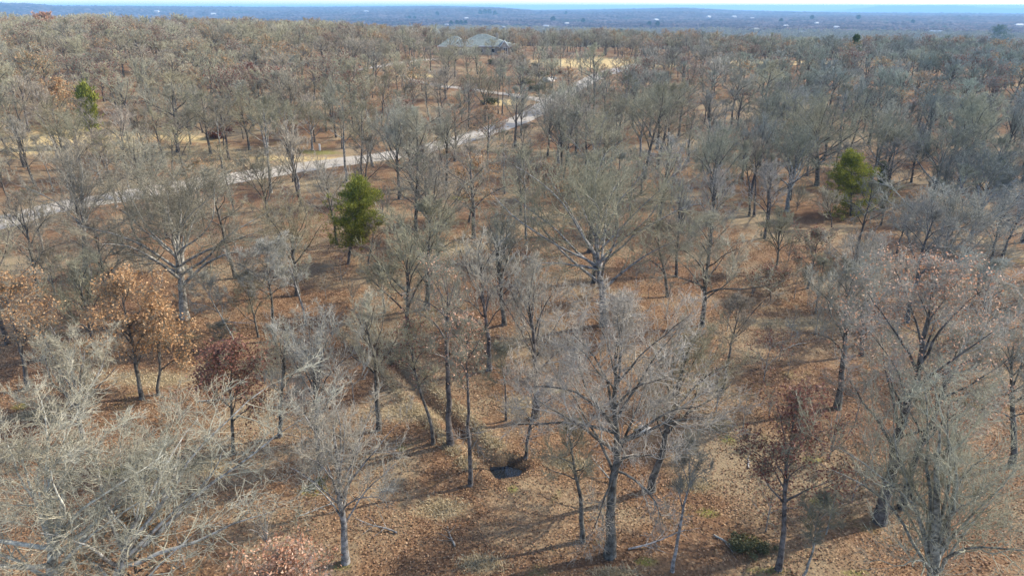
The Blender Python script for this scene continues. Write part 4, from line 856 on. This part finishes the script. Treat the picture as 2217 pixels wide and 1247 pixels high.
# fallen branches
for n_, (px, py, Lm, a_, lab) in enumerate([(1360, 1190, 3.4, .2, 'fallen grey branch on the leaves right of the big straight-trunked tree'), (860, 1155, 2.6, 2.6, 'fallen dark branch near the pale grass patch at bottom centre'), (1545, 1160, 3.0, -.5, 'fallen branch on the leaves right of the thin leaning tree'),
        (640, 1120, 2.8, .3, 'fallen branch left of the whitish fan-crowned tree'), (1620, 1015, 2.6, 1.2, 'fallen branch left of the rusty-leaved slender oak'), (1175, 790, 4.2, .1, 'dead branch lying across the brown ground above the pool'), (985, 1185, 2.2, 1.9, 'fallen branch below the pale grass patch at bottom centre'), (1690, 760, 4.5, .4, 'long fallen limb on the open brown ground at right'), (470, 700, 4.0, -.3, 'fallen limb in the shade right of the wide spreading oak'), (1330, 1050, 2.4, 2.2, 'short fallen branch behind the big straight-trunked tree'), (870, 640, 4.0, .9, 'fallen limb below the round-crowned beige tree'), (430, 870, 3.5, .05, 'straight fallen branch in front of the orange-leaved oak pair')]):
    x, y = ground_at(px, py); r = np.random.default_rng(60 + n_); d0 = np.array([[math.cos(a_), math.sin(a_), 0.02]])
    P, R_ = grow(r, np.array([[0., 0, .08]]), d0, np.array([Lm]), np.array([.06]), np.array([.02]), 7, .09, 0); p, d, L, rd = children(r, P, R_, np.array([Lm]), 8, .2, (30, 65), .4, .8); d[:, 2] = np.abs(d[:, 2]) * .3
    P2, R2_ = grow(r, p, d, L, rd * .6, np.full(len(L), .008), 4, .14, 0); o = tag(put('fallen_branch', mesh_np('fallen_branch', *tubes([(P, R_, 6), (P2, R2_, 3)]), M_TRUNKL), None, (x, y, float(height(x, y)))), lab, 'branch', 'fallen branches')
# rocks and trimmed shrubs round the driveway
def rock(px, py, s, lab):
    x, y = ground_at(px, py); r = np.random.default_rng(int(px)); u = np.linspace(0, math.pi, 7); v = np.linspace(0, 2 * math.pi, 10, endpoint=False); U, Vv = np.meshgrid(u, v, indexing='ij')
    k_ = s * (1 + r.normal(0, .13, U.shape)); k_[0] = k_[0, 0]; k_[-1] = k_[-1, 0]; P = np.stack([k_ * np.sin(U) * np.cos(Vv) * 1.3, k_ * np.sin(U) * np.sin(Vv), k_ * np.cos(U) * .65], -1).reshape(-1, 3)
    i = np.arange(6)[:, None] * 10 + np.arange(10)[None, :]; j = np.arange(6)[:, None] * 10 + ((np.arange(10) + 1) % 10)[None, :]
    tag(put('boulder', mesh_np('boulder', P, np.stack([i, i + 10, j + 10, j], -1).reshape(-1, 4), M_STONE), None, (x, y, float(height(x, y)) + s * .2)), lab, 'boulder', 'boulders beside the driveway')
for px, py, s, lab in ((1185, 178, 1.5, 'pale boulder in the garden above the driveway, largest'), (1196, 172, 1.1, 'pale boulder just right of the largest garden one'), (1170, 185, 1.0, 'pale boulder left of the largest garden one'), (1125, 128, 1.0, 'pale boulder by the house corner'), (1148, 194, 0.9, 'pale boulder closest to the driveway'), (1395, 932, .45, 'small mossy stone at the foot of the leaning tree')):
    rock(px, py, s, lab)
M_SHRUB = leafmat('olive_shrub_leaf', [(0.06, 0.065, 0.03), (0.12, 0.12, 0.05), (0.18, 0.17, 0.08)], 0.2)
def shrub_mesh(seed, mat):
    r = np.random.default_rng(seed); c = r.normal(0, .5, (16, 3)) * [1, 1, .45] + [0, 0, .6]; i = r.integers(0, 16, 1600); p = c[i] + r.normal(0, .22, (1600, 3)); p[:, 2] = np.abs(p[:, 2]); return mesh_np('shrub_mesh', *leaf_quads(r, p, .24), mat)
S1, S2 = shrub_mesh(1, M_SHRUB), shrub_mesh(2, M_LEAFR)
for n_, (px, py, s, k_, lab) in enumerate([(1062, 225, 1.8, 0, 'round yellow-green shrub on the grass beside two thin poles'), (1150, 160, 2.2, 0, 'dark shrub in the rocky garden, upper left'), (1138, 183, 2.0, 0, 'dark shrub in the rocky garden, lower left'), (1160, 196, 1.8, 0, 'dark shrub next to the driveway curve'), (1178, 165, 1.9, 0, 'dark shrub behind the largest boulder'), (1085, 140, 2.2, 0, 'wide grey-green shrub below the house gable'),
        (1105, 138, 1.8, 0, 'small grey-green shrub right of the gable one'), (1068, 138, 1.9, 0, 'grey-green shrub left of the gable one'), (1157, 145, 1.5, 0, 'little green shrub at the near edge of the lawn'), (1010, 200, 1.6, 1, 'reddish shrub beside the driveway'), (1210, 160, 1.6, 1, 'reddish shrub right of the garden boulders'),
        (470, 300, 2.2, 1, 'red-brown bush under the trees right of the dome tree'), (740, 255, 2.0, 1, 'red-brown bush left of the driveway clump'), (1770, 215, 3.0, 1, 'large red-brown bush in the upper right woods'), (1600, 1185, .65, 0, 'low green bush in shade at bottom right'), (1650, 1190, .5, 0, 'second low green bush nearer the rusty-leaved oak'), (690, 1050, .5, 0, 'low green bush under the whitish fan-crowned tree')]):
    x, y = ground_at(px, py); o = tag(put('shrub', S1 if k_ == 0 else S2, None, (x, y, float(height(x, y)))), lab, 'shrub', 'shrubs'); o.scale = (s * .9, s * .9, s * .7); o.rotation_euler = (0, 0, n_)
x, y = ground_at(693, 326); tag(one('box', -.14, .14, -.14, .14, -.1, 1.3).build('marker_post', M_WHITE), 'tiny white post in the grass beyond the road', 'post').location = (x, y, float(height(x, y)))
x, y = ground_at(1823, 136); g_ = thing('garden_shed', 'small white pointed playhouse on the far yellow strip at right', 'playhouse', (x, y, float(height(x, y)))); one('box', -.8, .8, -.8, .8, -.2, 2.2).build('wall', M_WHITE, g_); one('hip', -.8, .8, -.8, .8, 2.3, 4.0, -.1, .1, .2, .1).build('roof', M_WHITE, g_)
# ------------------------------------------------------------------ the air
hz = MB(); hz.box(-24000, 24000, -3000, 29500, -250, 66)
m = bpy.data.materials.new('blue_haze'); m.use_nodes = True; nt = m.node_tree; nt.nodes.clear(); out = N(nt, 'ShaderNodeOutputMaterial'); pv = N(nt, 'ShaderNodeVolumePrincipled')
pv.inputs['Color'].default_value = (0.35, 0.66, 1.0, 1); pv.inputs['Density'].default_value = HAZE; pv.inputs['Anisotropy'].default_value = 0.0; nt.links.new(pv.outputs[0], out.inputs['Volume'])
tag(hz.build('haze', m), kind='stuff')
print('done', time.time() - T0)
